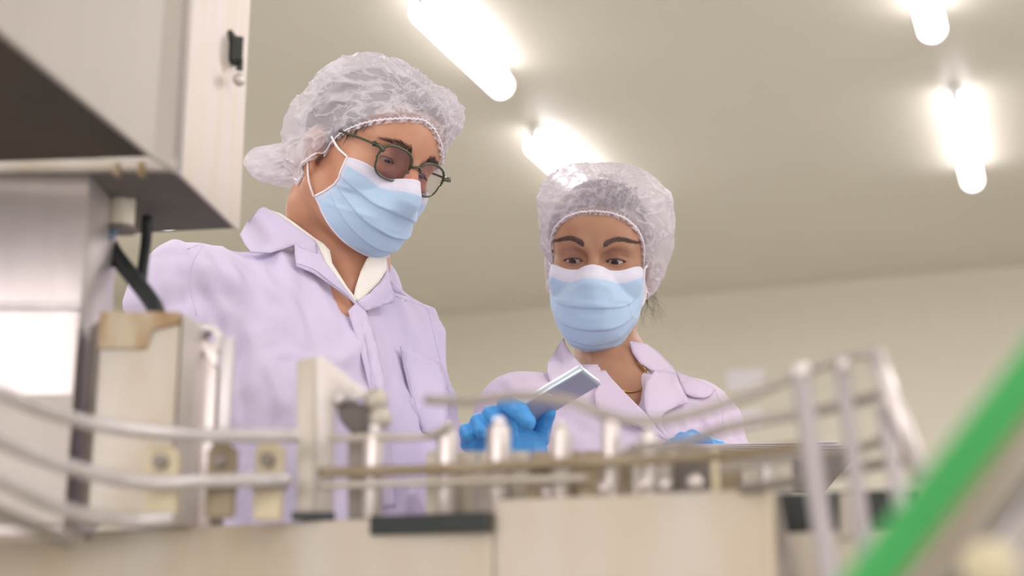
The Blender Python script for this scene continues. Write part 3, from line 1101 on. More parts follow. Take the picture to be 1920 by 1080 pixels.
def build_cap(head, root, name, m, blobs, band, bvh_head, disp_fn, C0, nt, ns, apex, ruffle, flow=None):
    """bouffant cover: band(phi)->(z) elastic line around the head, blobs: outer volume"""
    def fn(p):
        d = None
        for c, r, k in blobs:
            e = s_ell(p, c, r)
            d = e if d is None else smin(d, e, k)
        return d
    g = .005
    xs = np.arange(-.17, .17, g, dtype=np.float32); ys = np.arange(-.24, .2, g, dtype=np.float32); zs = np.arange(-.16, .22, g, dtype=np.float32)
    V, Q = surface_nets(fn, xs, ys, zs)
    b = bvh_of(V, Q)
    C0 = np.array(C0)
    ap = np.array(apex, dtype=float); ap /= np.linalg.norm(ap)
    pos = np.zeros((ns, nt, 3)); uvs = np.zeros((ns, nt, 2))
    bandp = []
    for i in range(nt):
        phi = 2 * math.pi * i / nt
        z = band(phi)
        dh = np.array([math.sin(phi), math.cos(phi), 0])
        o = np.array([0, -.005, z])
        h = bvh_head.ray_cast(Vector(head.w(o + dh * .25)), Vector((head.w(o) - head.w(o + dh * .25))).normalized())
        rr = .1
        if h[0] is not None:
            rr = np.linalg.norm(head.l(h[0]) - o)
            rr = min(rr, .125)
        bandp.append(o + dh * (rr + .003))
    bandp = np.array(bandp)
    for _ in range(4): bandp = .5 * bandp + .25 * (np.roll(bandp, 1, 0) + np.roll(bandp, -1, 0))
    for i in range(nt):
        bp = bandp[i]; rb = np.linalg.norm(bp - C0); d0 = (bp - C0) / rb
        om = math.acos(np.clip(d0 @ ap, -1, 1))
        for j in range(ns):
            s = (j / (ns - 1)) ** 1.15
            d = (math.sin((1 - s) * om) * d0 + math.sin(s * om) * ap) / math.sin(om)
            h = b.ray_cast(Vector(C0 + d * .4), Vector(-d))
            ro = np.linalg.norm(np.array(h[0]) - C0) if h[0] is not None else rb
            f = 1 - math.exp(-(s / .09) ** 1.2) if s > 0 else 0
            r = rb + (ro - rb) * f
            pos[j, i] = C0 + d * r
            uvs[j, i] = (i / nt, s)
    dirs = pos - C0; dirs /= np.linalg.norm(dirs, axis=2)[:, :, None]
    s = uvs[:, :, 1]; t = uvs[:, :, 0]
    pleat = np.sin(t * 2 * np.pi * ruffle + 2.0 * np.sin(t * 31) + 1.3 * np.sin(t * 77)) * .0026 * np.exp(-((s - .06) / .09) ** 2)
    pf = pos.reshape(-1, 3)
    dd = disp_fn(pf, s.ravel(), t.ravel()).reshape(ns, nt) * np.clip(s / .12, 0, 1)
    pos = pos + dirs * (pleat + dd)[:, :, None]
    # the fabric always clears the head and hair
    for j in range(1, ns):
        lift_ = .0075 * min(1.0, j / (ns * .06))
        for i in range(nt):
            d = pos[j, i] - C0; r = np.linalg.norm(d); d /= r
            a_ = head.w(C0 + d * .3); b_ = head.w(C0)
            h = bvh_head.ray_cast(Vector(a_), Vector((b_ - a_) / np.linalg.norm(b_ - a_)))
            if h[0] is not None:
                rh = np.linalg.norm(head.l(h[0]) - C0)
                if r < rh + lift_: pos[j, i] = C0 + d * (rh + lift_)
    # gathered hem standing out below the elastic
    tt = t[0]
    inward = pos[0] - pos[3]; inward /= np.linalg.norm(inward, axis=1)[:, None] + 1e-9
    wave = np.sin(tt * 2 * np.pi * ruffle * 1.5 + 1.5 * np.sin(tt * 45))
    hem = []
    for hj, (dn_, am) in enumerate(((.0058, .0017), (.0040, .0013), (.0020, .0006))):
        hem.append(pos[0] + inward * (dn_ + .0008 * wave * (hj == 0))[:, None] * 1.0 + dirs[0] * (.0012 + am * wave)[:, None] if hj == 0 else
                   pos[0] + inward * dn_ + dirs[0] * (.0010 + am * wave)[:, None])
    pos = np.concatenate([np.array(hem), pos], 0); ns = ns + 3
    Fc = []
    for j in range(ns - 2):
        for i in range(nt):
            k = (i + 1) % nt
            Fc.append((j * nt + i, j * nt + k, (j + 1) * nt + k, (j + 1) * nt + i))
    V = pos[:ns - 1].reshape(-1, 3)
    V = np.vstack([V, pos[ns - 1].mean(0)])
    last = (ns - 2) * nt
    Fq = [tuple(f) for f in Fc] + [(last + i, last + (i + 1) % nt, len(V) - 1) for i in range(nt)]
    o = ob(name, head.w(V), Fq, m, root)
    if flow is not None:
        at = o.data.attributes.new('flow', 'FLOAT_VECTOR', 'POINT')
        at.data.foreach_set('vector', flow(V).astype(np.float32).ravel())
    bs = np.vstack([bandp, bandp[:1]])
    pth = bs + (bs - C0) / np.linalg.norm(bs - C0, axis=1)[:, None] * .001
    zz = np.sin(np.arange(len(pth)) / nt * 2 * np.pi * ruffle * 2) * .0009
    V2, F2 = tube(head.w(pth + np.array([0, 0, 1]) * (.0 + zz)[:, None]), .0011, 6, flat=1.3)
    ob('elastic_band', V2, F2, M['band'], o)
    return o


def hair_shell(head, root, name, m, woman, zcut, seed):
    def fn(p):
        if woman:
            d = smin(s_ell(p, (0, -.008, .058), (.073, .095, .082)), s_ell(p, (0, .036, .068), (.062, .058, .052)), .03) - .004
            d = smin(d, s_ell(p, (.01, -.085, .05), (.055, .045, .05)), .03)
        else:
            d = smin(s_ell(p, (0, -.008, .055), (.077, .1, .084)), s_ell(p, (0, .036, .066), (.066, .062, .052)), .03) - .004
        ax = np.abs(p[0])
        # hairline: forehead open, sideburns down to ear, nape
        fr = p[2] - (zcut + np.clip((-p[1] + .065), 0, .2) * -1.5 )
        cut = -(p[2] - (zcut - np.clip(.085 - p[1], 0, .16) * (1.25 if not woman else 1.2)))
        cut = np.minimum(cut, 9)
        d = smax(d, cut, .006)
        return d
    g = .004
    xs = np.arange(-.1, .1, g, dtype=np.float32); ys = np.arange(-.15, .12, g, dtype=np.float32); zs = np.arange(-.1, .17, g, dtype=np.float32)
    V, Q = surface_nets(fn, xs, ys, zs)
    N = vnormals(V, Q)
    V = V + N * (vnoise(V * np.array([220, 60, 60]) + seed) * .0012)[:, None]
    return ob(name, head.w(V), Q[:, ::-1], m, root)


def disp_mesh(V, Q, fn):
    N = vnormals(V, Q)
    return V + N * fn(V, N)[:, None]


class Body:
    """frame at the mid shoulder point: a = person's left, b = forward, c = up"""
    def __init__(s, sr, sl):
        s.sr = np.array(sr); s.sl = np.array(sl)
        s.o = (s.sr + s.sl) / 2
        d = s.sl - s.sr; d[2] = 0
        s.L = d / np.linalg.norm(d)
        s.F = np.array([s.L[1], -s.L[0], 0]); s.U = np.array([0, 0, 1.])

    def w(s, p): p = np.asarray(p, dtype=float); return s.o + p[..., :1] * s.L + p[..., 1:2] * s.F + p[..., 2:3] * s.U

    def l(s, q): q = np.asarray(q, dtype=float) - s.o; return np.stack([q @ s.L, q @ s.F, q @ s.U], -1)

    def onplane(s, px, py, b):
        d = ray(px, py); t = (b - (EYE - s.o) @ s.F) / (d @ s.F); q = EYE + d * t - s.o
        return np.array([q @ s.L, q[2]])


def v_cut(p, A, B, Cc, b0):
    """wedge between the lines A-C and B-C (a,c coordinates), in front of b0: negative inside"""
    def half(P0, P1, sgn):
        n = np.array([-(P1[1] - P0[1]), P1[0] - P0[0]]); n /= np.linalg.norm(n)
        return sgn * ((p[0] - P0[0]) * n[0] + (p[2] - P0[1]) * n[1])
    mid = (A + B) / 2
    def sgn_for(P0, P1):
        n = np.array([-(P1[1] - P0[1]), P1[0] - P0[0]]); n /= np.linalg.norm(n)
        return -1 if (mid - P0) @ n > 0 else 1
    d = smax(half(A, Cc, sgn_for(A, Cc)), half(B, Cc, sgn_for(B, Cc)), .006)
    return smax(d, b0 - p[1], .01)


def torso_sdf(p, q):
    """q: dict of dimensions in the body frame"""
    w_ = q['w']; dp = q['d']
    d = s_cap(p, (-w_, 0, q['zr']), (w_, 0, q['zl']), q['rs'])
    d = smin(d, s_ell(p, (0, .005, -.15), (w_ + .035, dp, .21)), .05)
    d = smin(d, s_cap(p, (-w_ * .75, -.012, q['zr'] + .012), (q['na'], q['nb'], q['nc']), q['rs'] * .8, q['rn']), .05)
    d = smin(d, s_cap(p, (w_ * .75, -.012, q['zl'] + .012), (q['na'], q['nb'], q['nc']), q['rs'] * .8, q['rn']), .05)
    if q.get('bust'):
        ax = (np.abs(p[0]), p[1], p[2])
        d = smin(d, s_ell(ax, (.07, dp * .62, -.17), (.055, .055, .055)), .06)
    # skirt of the coat: elliptic tapered column
    c = np.clip((-p[2] - .1) / (q['len'] - .1), 0, 1)
    ra = (w_ + .03) * (1 + c * q['flare']); rb = dp * (1.02 + c * .25)
    e = (np.sqrt((p[0] / ra) ** 2 + ((p[1] - .01) / rb) ** 2) - 1) * np.minimum(ra, rb)
    e = smax(e, p[2] + .12, .05)
    e = smax(e, -q['len'] - p[2], .01)
    return smin(d, e, .05)


def build_coat(bd, root, name, q, arms, cut, m, step, dfn, upper_only=False, shrink=0.0, parent=None, z0=None):
    al = [[bd.l(np.array(x)) for x in pts] for pts, r in arms]

    def fn(p):
        d = torso_sdf(p, q)
        for pts, (ptsw, r) in zip(al, arms):
            d = smin(d, s_chain(p, pts, r, .02), .035)
        # hollow for the neck
        d = d + shrink
        if cut is not None:
            d = smax(d, -v_cut(p, *cut), .005)
        return d
    allp = np.vstack([np.array(x) for x in al] + [np.array([[q['w'] + .1, q['d'] + .05, .2], [-q['w'] - .1, -q['d'] - .08, -q['len'] - .02]])])
    lo = allp.min(0) - .09; hi = allp.max(0) + .09
    lo[2] = max(lo[2], -q['len'] - .03)
    if upper_only: lo[2] = -.34
    zcut = -.55
    xs = axis([(lo[0], hi[0], step)]); ys = axis([(lo[1], hi[1], step)])
    zs = axis([(lo[2], max(zcut, lo[2] + .02), step * 3), (max(zcut, lo[2] + .02), hi[2], step)]) if not upper_only else axis([(lo[2], hi[2], step)])
    V, Q = surface_nets(fn, xs, ys, zs)
    if dfn is not None:
        V = disp_mesh(V, Q, dfn)
    V = relax(V, Q, 1, .4)
    W = bd.w(V)
    o = ob(name, W, Q, m, parent or root)
    return o, W, Q


def fold_lines(bd, bvh, lines):
    out = []
    for pts, amp, wid in lines:
        q = []
        for x, y, _ in smooth_path([(a, b, 0) for a, b in pts], 16):
            h = bvh.ray_cast(Vector(EYE), Vector(ray(x, y)))
            if h[0] is not None: q.append(bd.l(np.array(h[0])))
        if len(q) > 2: out.append((np.array(q), amp, wid))
    return out


def cloth_folds(arms_l, seedv, amp=1.0, lines=()):
    def f(V, N):
        # long soft folds hanging from the shoulders, creases round the elbows and armpits
        wv_ = V + np.stack([vnoise(V * 7 + seedv), vnoise(V * 7 + seedv + 5), vnoise(V * 7 + seedv + 9)], 1) * .03
        d = ridge(wv_ * np.array([11, 11, 3.6]) + seedv) * .008
        d += ridge(wv_ * np.array([22, 22, 8]) + seedv + 9) * .0036
        d += vnoise(V * 9 + seedv) * .004
        for (s_, e_) in arms_l:
            ax = np.array(e_) - np.array(s_); L = np.linalg.norm(ax); ax /= L
            t = (V - np.array(s_)) @ ax
            rad = np.linalg.norm(V - np.array(s_) - t[:, None] * ax, axis=1)
            near = np.exp(-(np.clip(rad - .05, 0, 1) / .03) ** 2) * (t > -.02) * (t < L + .1)
            d += near * .004 * np.sin(t * 95 + vnoise(V * 12) * 4)
        d = d * amp
        for q, am, wid in lines:
            lo = q.min(0) - 3 * wid; hi = q.max(0) + 3 * wid
            m_ = np.nonzero(((V > lo) & (V < hi)).all(1))[0]
            if not len(m_): continue
            dist = np.full(len(m_), 9.); tt = np.zeros(len(m_))
            for k in range(len(q) - 1):
                ab = q[k + 1] - q[k]; h = np.clip(((V[m_] - q[k]) @ ab) / (ab @ ab + 1e-12), 0, 1)
                dd = np.linalg.norm(V[m_] - q[k] - h[:, None] * ab, axis=1)
                b_ = dd < dist; dist = np.where(b_, dd, dist); tt = np.where(b_, (k + h) / (len(q) - 1), tt)
            d[m_] += am * np.exp(-(dist / wid) ** 2) * np.clip(np.minimum(tt, 1 - tt) * 5 + .1, 0, 1)
        return d
    return f


def lower_body(root, hip, left, F_, m_tr, m_sh, sx=.09, hgt=.62):
    """legs in trousers down to boots on the floor"""
    hip = np.array(hip)
    parts = []
    for s in (-1, 1):
        a = hip + left * s * sx; k = a + np.array([0, 0, -(a[2] - .48) ]) + F_ * .02; f = np.array([k[0], k[1], .10]) - F_ * .02 + left * s * .01
        pth = smooth_path([a, k, f], 14)
        parts.append(tube(pth, np.linspace(.088, .058, 14), 18))
        # boot
        bv = [f + np.array([0, 0, .06]), f + np.array([0, 0, -.03]), f + F_ * .05 + np.array([0, 0, -.055]), f + F_ * .13 + np.array([0, 0, -.062])]
        V, Fc = tube(smooth_path(bv, 14), np.interp(np.linspace(0, 1, 14), [0, .35, .6, .9, 1], [.055, .055, .05, .044, .03]), 16)
        V[:, 2] = np.maximum(V[:, 2], 0.0)
        ob('boot', V, Fc, m_sh, root)
        heel, Fh = prism([f + left * .042 - F_ * .055 - np.array([0, 0, .1]), f - left * .042 - F_ * .055 - np.array([0, 0, .1]),
                          f - left * .045 + F_ * .16 - np.array([0, 0, .1]), f + left * .045 + F_ * .16 - np.array([0, 0, .1])], (0, 0, .02), .004)
        ob('boot_sole', heel, Fh, m_sh, root, smooth=False)
    V, Fc = join(parts)
    ob('trousers', V, Fc, m_tr, root)


def glove(root, name, palm, fingers, step=.0022, parent=None):
    """palm: list of capsules (a,b,ra,rb); fingers: list of (points, radii)"""
    allp = np.array([x for c in palm for x in (c[0], c[1])] + [x for f in fingers for x in f[0]])
    lo = allp.min(0) - .04; hi = allp.max(0) + .04

    def fn(p):
        d = None
        for a, b, ra, rb in palm:
            e = s_cap(p, a, b, ra, rb); d = e if d is None else smin(d, e, .014)
        for pts, r in fingers:
            e = s_chain(p, pts, r, .003); d = smin(d, e, .0035)
        return d
    V, Q = surface_nets(fn, axis([(lo[0], hi[0], step)]), axis([(lo[1], hi[1], step)]), axis([(lo[2], hi[2], step)]))
    N = vnormals(V, Q)
    V = V + N * (ridge(V * 90) * .0009)[:, None]
    return ob(name, V, Q, M['glove'], parent or root)


def seam(pts_px, bvh, off, m, parent, r=.0007, name='seam', step=6):
    """raised stitch line laid on the cloth"""
    q = smooth_path([(a, b, 0) for a, b in pts_px], max(6, len(pts_px) * 8))
    out = []
    for x, y, _ in q:
        h = bvh.ray_cast(Vector(EYE), Vector(ray(x, y)))
        if h[0] is not None: out.append(np.array(h[0]) - ray(x, y) / np.linalg.norm(ray(x, y)) * off)
    if len(out) > 3:
        V, Fc = tube(out, r, 6); return ob(name, V, Fc, m, parent)


def solid_support(bd, q, arms, neckpts, step=.006, pad=.0, neck_r=.07):
    al = [[bd.l(np.array(x)) for x in pts] for pts, r in arms]
    nl_ = [bd.l(x) for x in neckpts]

    def fn(p):
        d = torso_sdf(p, q)
        for pts, (ptsw, r) in zip(al, arms): d = smin(d, s_chain(p, pts, r, .02), .035)
        d = smin(d, s_chain(p, nl_, [neck_r] * len(nl_), .01), .05)
        return d - pad
    V, Q = surface_nets(fn, axis([(-.36, .36, step)]), axis([(-.22, .26, step)]), axis([(-.5, .2, step)]))
    return bvh_of(bd.w(V), Q)


# ================================================================== taller worker (glasses)
HM = Head([[0.6368, 0.6625, 0.3944], [0.7659, -0.6021, -0.2254], [-0.0881, -0.4456, 0.8909]], (-.2092, 1.8554, 1.5896), 1.0)
BM = Body(P(356, 544, 1.77), P(738, 642, 1.99))
man = thing('person', 'taller person in lilac lab coat, glasses, blue mask and hair cover, looking down at left', 'person', (BM.o[0], BM.o[1], 0))
nb_m = P(638, 500, 1.915)
body_m, WM, QM = build_head(HM, man, False,
    [(HM.w((0, -.03, -.02)), .056), (HM.w((0, -.03, -.07)), .054), (nb_m + BM.F * .0, .057)],
    [(nb_m, BM.w(np.array([-.005, .0, -.02])), .056, .075), (nb_m + BM.F * .03, BM.w(np.array([.0, .065, -.08])), .045, .04), (BM.w(np.array([-.1, 0, -.03])), BM.w(np.array([.1, 0, -.03])), .05, .05)],
    'skin_m', M['skin_m'], (.05, .80, -.50))
bvhM = bvh_of(WM, QM)
nl = BM.l(nb_m)
qm = dict(w=float(np.linalg.norm(BM.sl - BM.sr)) / 2, d=.125, zr=-.012, zl=-.012, rs=.058, na=float(nl[0]), nb=float(nl[1]) - .01, nc=float(nl[2]) - .03, rn=.068, flare=.12, len=.86)
rE, rW = P(292, 850, 1.74), P(330, 1040, 1.68)
lE, lW = P(812, 985, 1.90), P(925, 915, 1.745)
armsM = [([BM.sr + np.array([0, 0, -.008]), rE, rW], (.064, .056, .046)), ([BM.sl + np.array([0, 0, -.008]), lE, lW], (.062, .056, .042))]
cutM = (BM.onplane(622, 430, .10), BM.onplane(722, 470, .10), BM.onplane(668, 582, .12), .012)
supM = solid_support(BM, qm, armsM, [nb_m, nb_m + (HM.w((0, -.03, -.05)) - nb_m) * .62], pad=.006, neck_r=.066)
z7 = lambda *p: [(240 + a / 2.25, 360 + b / 2.25) for a, b in p]
linesM = fold_lines(BM, supM, [
    (z7((290, 370), (345, 470), (395, 560), (415, 640)), -.013, .010), (z7((330, 350), (390, 450), (420, 540)), .008, .008),
    (z7((365, 240), (400, 340), (405, 470)), -.008, .009), (z7((400, 220), (450, 330), (470, 440)), .006, .010),
    (z7((600, 265), (650, 350), (720, 430), (820, 520)), -.007, .010), (z7((540, 270), (590, 370), (650, 470)), .006, .012),
    (z7((455, 520), (478, 640), (460, 780), (440, 960)), -.013, .010), (z7((500, 540), (530, 700), (500, 900)), .007, .014),
    (z7((200, 200), (160, 300), (150, 420)), .005, .012), (z7((230, 300), (210, 400), (230, 480)), -.006, .010),
    (z7((1150, 450), (1180, 540), (1200, 620)), .006, .008), (z7((1200, 440), (1240, 540), (1270, 650)), -.006, .008),
    (z7((1265, 490), (1320, 620), (1350, 760), (1360, 900)), .008, .007), (z7((1290, 560), (1330, 680), (1345, 850)), -.007, .006),
    (z7((640, 560), (720, 660), (820, 720)), -.005, .012), (z7((560, 700), (640, 820), (660, 950)), .006, .016),
    (z7((880, 560), (940, 700), (960, 860)), -.005, .014)])
foldM = cloth_folds([(BM.l(BM.sr), BM.l(rE)), (BM.l(BM.sl), BM.l(lE))], 3.3, 1.0, linesM)
coat_m, WC, QC = build_coat(BM, man, 'lab_coat', qm, armsM, cutM, M['coat_m'], .0052, foldM)
# shirt under the coat
cutS = (BM.onplane(636, 445, .09), BM.onplane(708, 470, .09), BM.onplane(667, 562, .11), .02)
shirt_m, WS, QS = build_coat(BM, man, 'shirt', qm, [([BM.sr, BM.sr + (rE - BM.sr) * .3], (.055, .05))], cutS, M['shirt'], .006, None, upper_only=True, shrink=.008)




def zz(pts, ox, oy, s): return [(ox + x / s, oy + y / s) for x, y in pts]


# shirt collar leaves (white), then coat lapels and collar leaves over them
c7 = lambda pts: zz(pts, 240, 360, 2.25)
for pts, off in (([(575, 68), (640, 88), (700, 128), (790, 195), (822, 215), (852, 245), (862, 300), (925, 400), (960, 445), (960, 470), (850, 385), (740, 270), (690, 200), (600, 120)], .006),
                 ([(1058, 238), (1078, 240), (1092, 265), (1092, 330), (1060, 380), (1010, 430), (968, 470), (952, 452), (962, 400), (985, 330), (1010, 280)], .007)):
    V, Fc = drape(c7(pts), supM, off, 6, .0018)
    ob('shirt_collar', V, Fc, M['shirt'], shirt_m)
leaf = [(552, 72), (575, 62), (640, 100), (790, 205), (792, 228), (800, 262), (770, 262), (705, 222), (650, 240), (600, 254), (520, 252), (495, 222), (472, 178), (500, 130)]
V, Fc = drape(c7(leaf), supM, .010, 6, .0013, lift=lambda x, y: .003 * math.exp(-((x - 470) ** 2 + (y - 465) ** 2) / 1200))
ob('collar', V, Fc, M['coat_m'], coat_m)
lap = [(702, 222), (745, 205), (795, 215), (830, 290), (860, 330), (912, 400), (960, 462), (1000, 500), (985, 498), (925, 440), (850, 388), (780, 340), (712, 312), (704, 262)]
V, Fc = drape(c7(lap), supM, .007, 6, .0013)
ob('lapel', V, Fc, M['coat_m'], coat_m)
leaf2 = [(1090, 268), (1098, 310), (1104, 370), (1126, 435), (1122, 466), (1060, 484), (1002, 502), (966, 466), (1020, 425), (1062, 382), (1090, 335)]
V, Fc = drape(c7(leaf2), supM, .009, 6, .0013)
ob('collar', V, Fc, M['coat_m'], coat_m)
leaf3 = [(1100, 368), (1130, 385), (1174, 438), (1130, 424), (1112, 400)]
V, Fc = drape(c7(leaf3), supM, .006, 5, .0013)
ob('collar', V, Fc, M['coat_m'], coat_m)
# front placket and breast pocket
plk = [(985, 498), (1003, 503), (1022, 540), (1050, 640), (1090, 780), (1102, 900), (1112, 1060), (1120, 1180), (1160, 1350), (1075, 1350), (1040, 1180), (1030, 1060), (1010, 900), (985, 780), (960, 660), (930, 560)]
plk = [(960, 470), (1003, 503), (1030, 560), (1055, 650), (1075, 740), (1092, 840), (1103, 960), (1112, 1100), (1130, 1330), (1060, 1330), (1046, 1100), (1036, 960), (1022, 840), (1000, 740), (975, 650), (948, 560), (930, 500)]
V, Fc = drape(c7(plk), supM, .0040, 9, .0013)
ob('front_placket', V, Fc, M['coat_m'], coat_m)
pk = [(1150, 650), (1320, 720), (1345, 800), (1350, 940), (1330, 1030), (1245, 1010), (1212, 925), (1192, 850), (1165, 740)]
V, Fc = drape(c7(pk), supM, .0036, 9, .0013)
ob('breast_pocket', V, Fc, M['coat_m'], coat_m)

for ln, of in ((((716, 300), (790, 328), (850, 374), (920, 428), (984, 488)), .0088), (((978, 520), (1008, 640), (1028, 760), (1050, 900), (1066, 1080), (1076, 1300)), .0058),
               (((1160, 665), (1190, 800), (1215, 905), (1250, 1000)), .0054), (((520, 244), (600, 246), (650, 232), (700, 216)), .0118),
               (((1060, 478), (1116, 460), (1120, 436)), .0108)):
    seam(c7(ln), supM, of, M['coat_m'], coat_m)
bvC = bvh_of(WC, QC)
for ln in (((330, 200), (272, 300), (262, 400), (290, 520)), ((470, 182), (380, 196), (250, 240)), ((1130, 440), (1210, 470), (1262, 492), (1290, 600), (1330, 760), (1370, 900))):
    seam(c7(ln), bvC, .0002, M['coat_m'], coat_m)

# hair, cover, mask, glasses
hair_shell(HM, man, 'hair', M['hair_grey'], False, .100, 1.0)
hb = [HM.w(q) for q in [(-.066, .048, .062), (-.071, .034, .045), (-.074, .02, .028)]]
sp = []
for k in range(60):
    t = rng.random(); a = np.array([-.064 - .006 * t, .060 - .035 * t, .072 - .035 * t]) + rng.normal(0, .0025, 3) * [.2, 1, 1]
    b = a + np.array([-.003, .004, -.011]) * (.6 + rng.random()); c = b + np.array([-.002, .001, -.008])
    sp.append(([HM.w(x) for x in (a, b, c)], .0004))
hairs('hair_wisps', sp, M['hair_grey'], man)


def ang_interp(phi, tab):
    a = abs(((phi + math.pi) % (2 * math.pi)) - math.pi) * 180 / math.pi
    return float(np.interp(a, [t[0] for t in tab], [t[1] for t in tab]))


def band_m(phi):
    a = math.degrees(((phi + math.pi) % (2 * math.pi)) - math.pi)
    tab = [(-180, -.045), (-150, -.045), (-120, -.046), (-104, -.038), (-92, -.022), (-82, -.002), (-75, .018), (-66, .033), (-55, .047), (-46, .058), (-35, .070), (-21, .083), (-8, .091),
           (1, .089), (8, .083), (16, .074), (28, .062), (40, .046), (55, .026), (70, .004), (85, -.02), (100, -.036), (125, -.044), (150, -.044), (180, -.045)]
    return float(np.interp(a, [t[0] for t in tab], [t[1] for t in tab]))


def flow_of(p, g, near_w=None):
    r = p - np.array(g); R_ = np.linalg.norm(r, axis=1)
    return r / (R_[:, None] + .012), R_


G_M = HM.l(P(808, 212, 1.775))


def flow_m(p):
    n, R_ = flow_of(p, G_M)
    return n * 2.4 * np.clip(R_ / .06, .3, 1)[:, None] + p * 5.0


def disp_m(p, s, t):
    # creases sweep back from the gather over the forehead
    n, R_ = flow_of(p, G_M)
    k = np.clip(R_ / .08, .12, 1)
    d = (ridge(n * 4.2 + p * 5 + 4.2) * .0065 + ridge(n * 8 + p * 7 + 1.7) * .0034) * k
    d += vnoise(p * 10 + 8) * .005 + ridge(p * 26 + 2) * .0006
    return d


bagc = HM.l(P(502, 322, 1.93))
frc = HM.l(P(815, 225, 1.84))
print('bag', bagc, 'front', frc)
cap_m = build_cap(HM, man, 'hair_cover', M['cap_m'],
    [((0, -.012, .064), (.088, .112, .094), .02), ((-.0, -.075, .02), (.078, .055, .070), .035),
     (tuple(bagc), (.044, .040, .036), .022), (tuple(bagc * [.5, .85, .8]), (.036, .035, .026), .02),
     (tuple(HM.l(P(520, 345, 1.93))), (.034, .032, .026), .02), ((0.015, .078, .108), (.05, .026, .034), .02)],
    band_m, bvhM, disp_m, (0, -.015, .045), 420, 90, (0, -.25, 1), 56, flow=flow_m)
mask_m, corM = build_mask(HM, man, False, bvhM, lambda v: 60 + 25 * max(0, (v - .4) / .6) ** 1.3, -43, -15, 27.5, 29, 2.0, ((.34, .36, .0036), (.5, .60, .0042), (.66, .80, .0032)))


def ear_loop(head, root, mask, c_top, c_bot, ear_t, ear_b, r=.0013):
    for a, b in ((c_top, ear_t), (c_bot, ear_b)):
        mid = (np.array(a) + np.array(b)) / 2; out = np.sign(a[0]) * .004
        pth = smooth_path([head.w(a), head.w(mid + np.array([out * .6, 0, -.002])), head.w(b)], 14)
        V, Fc = tube(pth, r, 8, flat=1.3); ob('ear_loop', V, Fc, M['loop'], mask)


for sx in (-1, 1):
    ear_loop(HM, man, mask_m, corM[sx][0], corM[sx][1], (sx * .080, .018, .024), (sx * .083, -.004, -.020))
eyebrows(HM, bvhM, man, M['brow_m'], [(.014, .0435), (.030, .0490), (.050, .047)], 130, .00028, .009, .0042)
lashes(HM, man, M['brow_m'], -.0014, .006)


def build_glasses(head, root):
    tilt = math.radians(8)
    def lens_pt(sx, a, r=1.0, dy=0.0):
        # rounded rectangle outline
        n = 2.6
        c, s = math.cos(a), math.sin(a)
        x = .0268 * np.sign(c) * abs(c) ** (2 / n); z = .0225 * np.sign(s) * abs(s) ** (2 / n)
        if s < 0: x *= .93
        x *= r; z *= r
        X = sx * .0335 + x
        X = X - .0015
        Y = .1050 - (abs(X) / .06) ** 2 * .006 + z * math.sin(tilt) + dy
        return head.w((X, Y, .022 + z * math.cos(tilt)))
    fr = []
    for sx in (-1, 1):
        pth = [lens_pt(sx, a) for a in np.linspace(0, 2 * math.pi, 49)]
        fr.append(tube(pth, .0012, 8, flat=1.5))
        up = [lens_pt(sx, a) for a in np.linspace(.1, math.pi - .1, 20)]
        fr.append(tube(up, .0018, 8, flat=1.1))
    br = smooth_path([head.w((-.0085, .109, .028)), head.w((0, .1115, .0315)), head.w((.0085, .109, .028))], 10)
    fr.append(tube(br, .0018, 8))
    for sx in (-1, 1):
        fr.append(tube(smooth_path([head.w((sx * .0575, .101, .032)), head.w((sx * .066, .100, .035)), head.w((sx * .0715, .094, .035))], 8), .0026, 8, flat=1.3))
        fr.append(tube(smooth_path([head.w((sx * .010, .1085, .020)), head.w((sx * .0085, .103, .014)), head.w((sx * .008, .101, .009))], 6), .0012, 6))
    V, Fc = join(fr)
    g = ob('eyeglasses', V, Fc, M['frame'], root)
    for sx in (-1, 1):
        rings = [1.0, .6, .2]
        V = []; n = 40
        for r in rings:
            for a in np.linspace(0, 2 * math.pi, n, endpoint=False): V.append(lens_pt(sx, a, r, dy=(1 - r * r) * .0015))
        Fc = []
        for k in range(len(rings) - 1):
            for i in range(n):
                j = (i + 1) % n; Fc.append((k * n + i, k * n + j, (k + 1) * n + j, (k + 1) * n + i))
        Fc.append(tuple((len(rings) - 1) * n + i for i in range(n)))
        ob('lens', V, Fc, M['lens'], g)
        tp = smooth_path([head.w(q) for q in [(sx * .0715, .094, .035), (sx * .0735, .06, .0355), (sx * .0775, .02, .034), (sx * .080, -.01, .030), (sx * .079, -.035, .008)]], 26)
        V, Fc = tube(tp, .0030, 8, flat=.5); ob('temple_arm', V, Fc, M['frame'], g)
        V, Fc = box(head.w((sx * .0715, .096, .035)), (.006, .006, .006), 0, .0015); ob('hinge', V, Fc, M['hinge'], g)
    return g


build_glasses(HM, man)

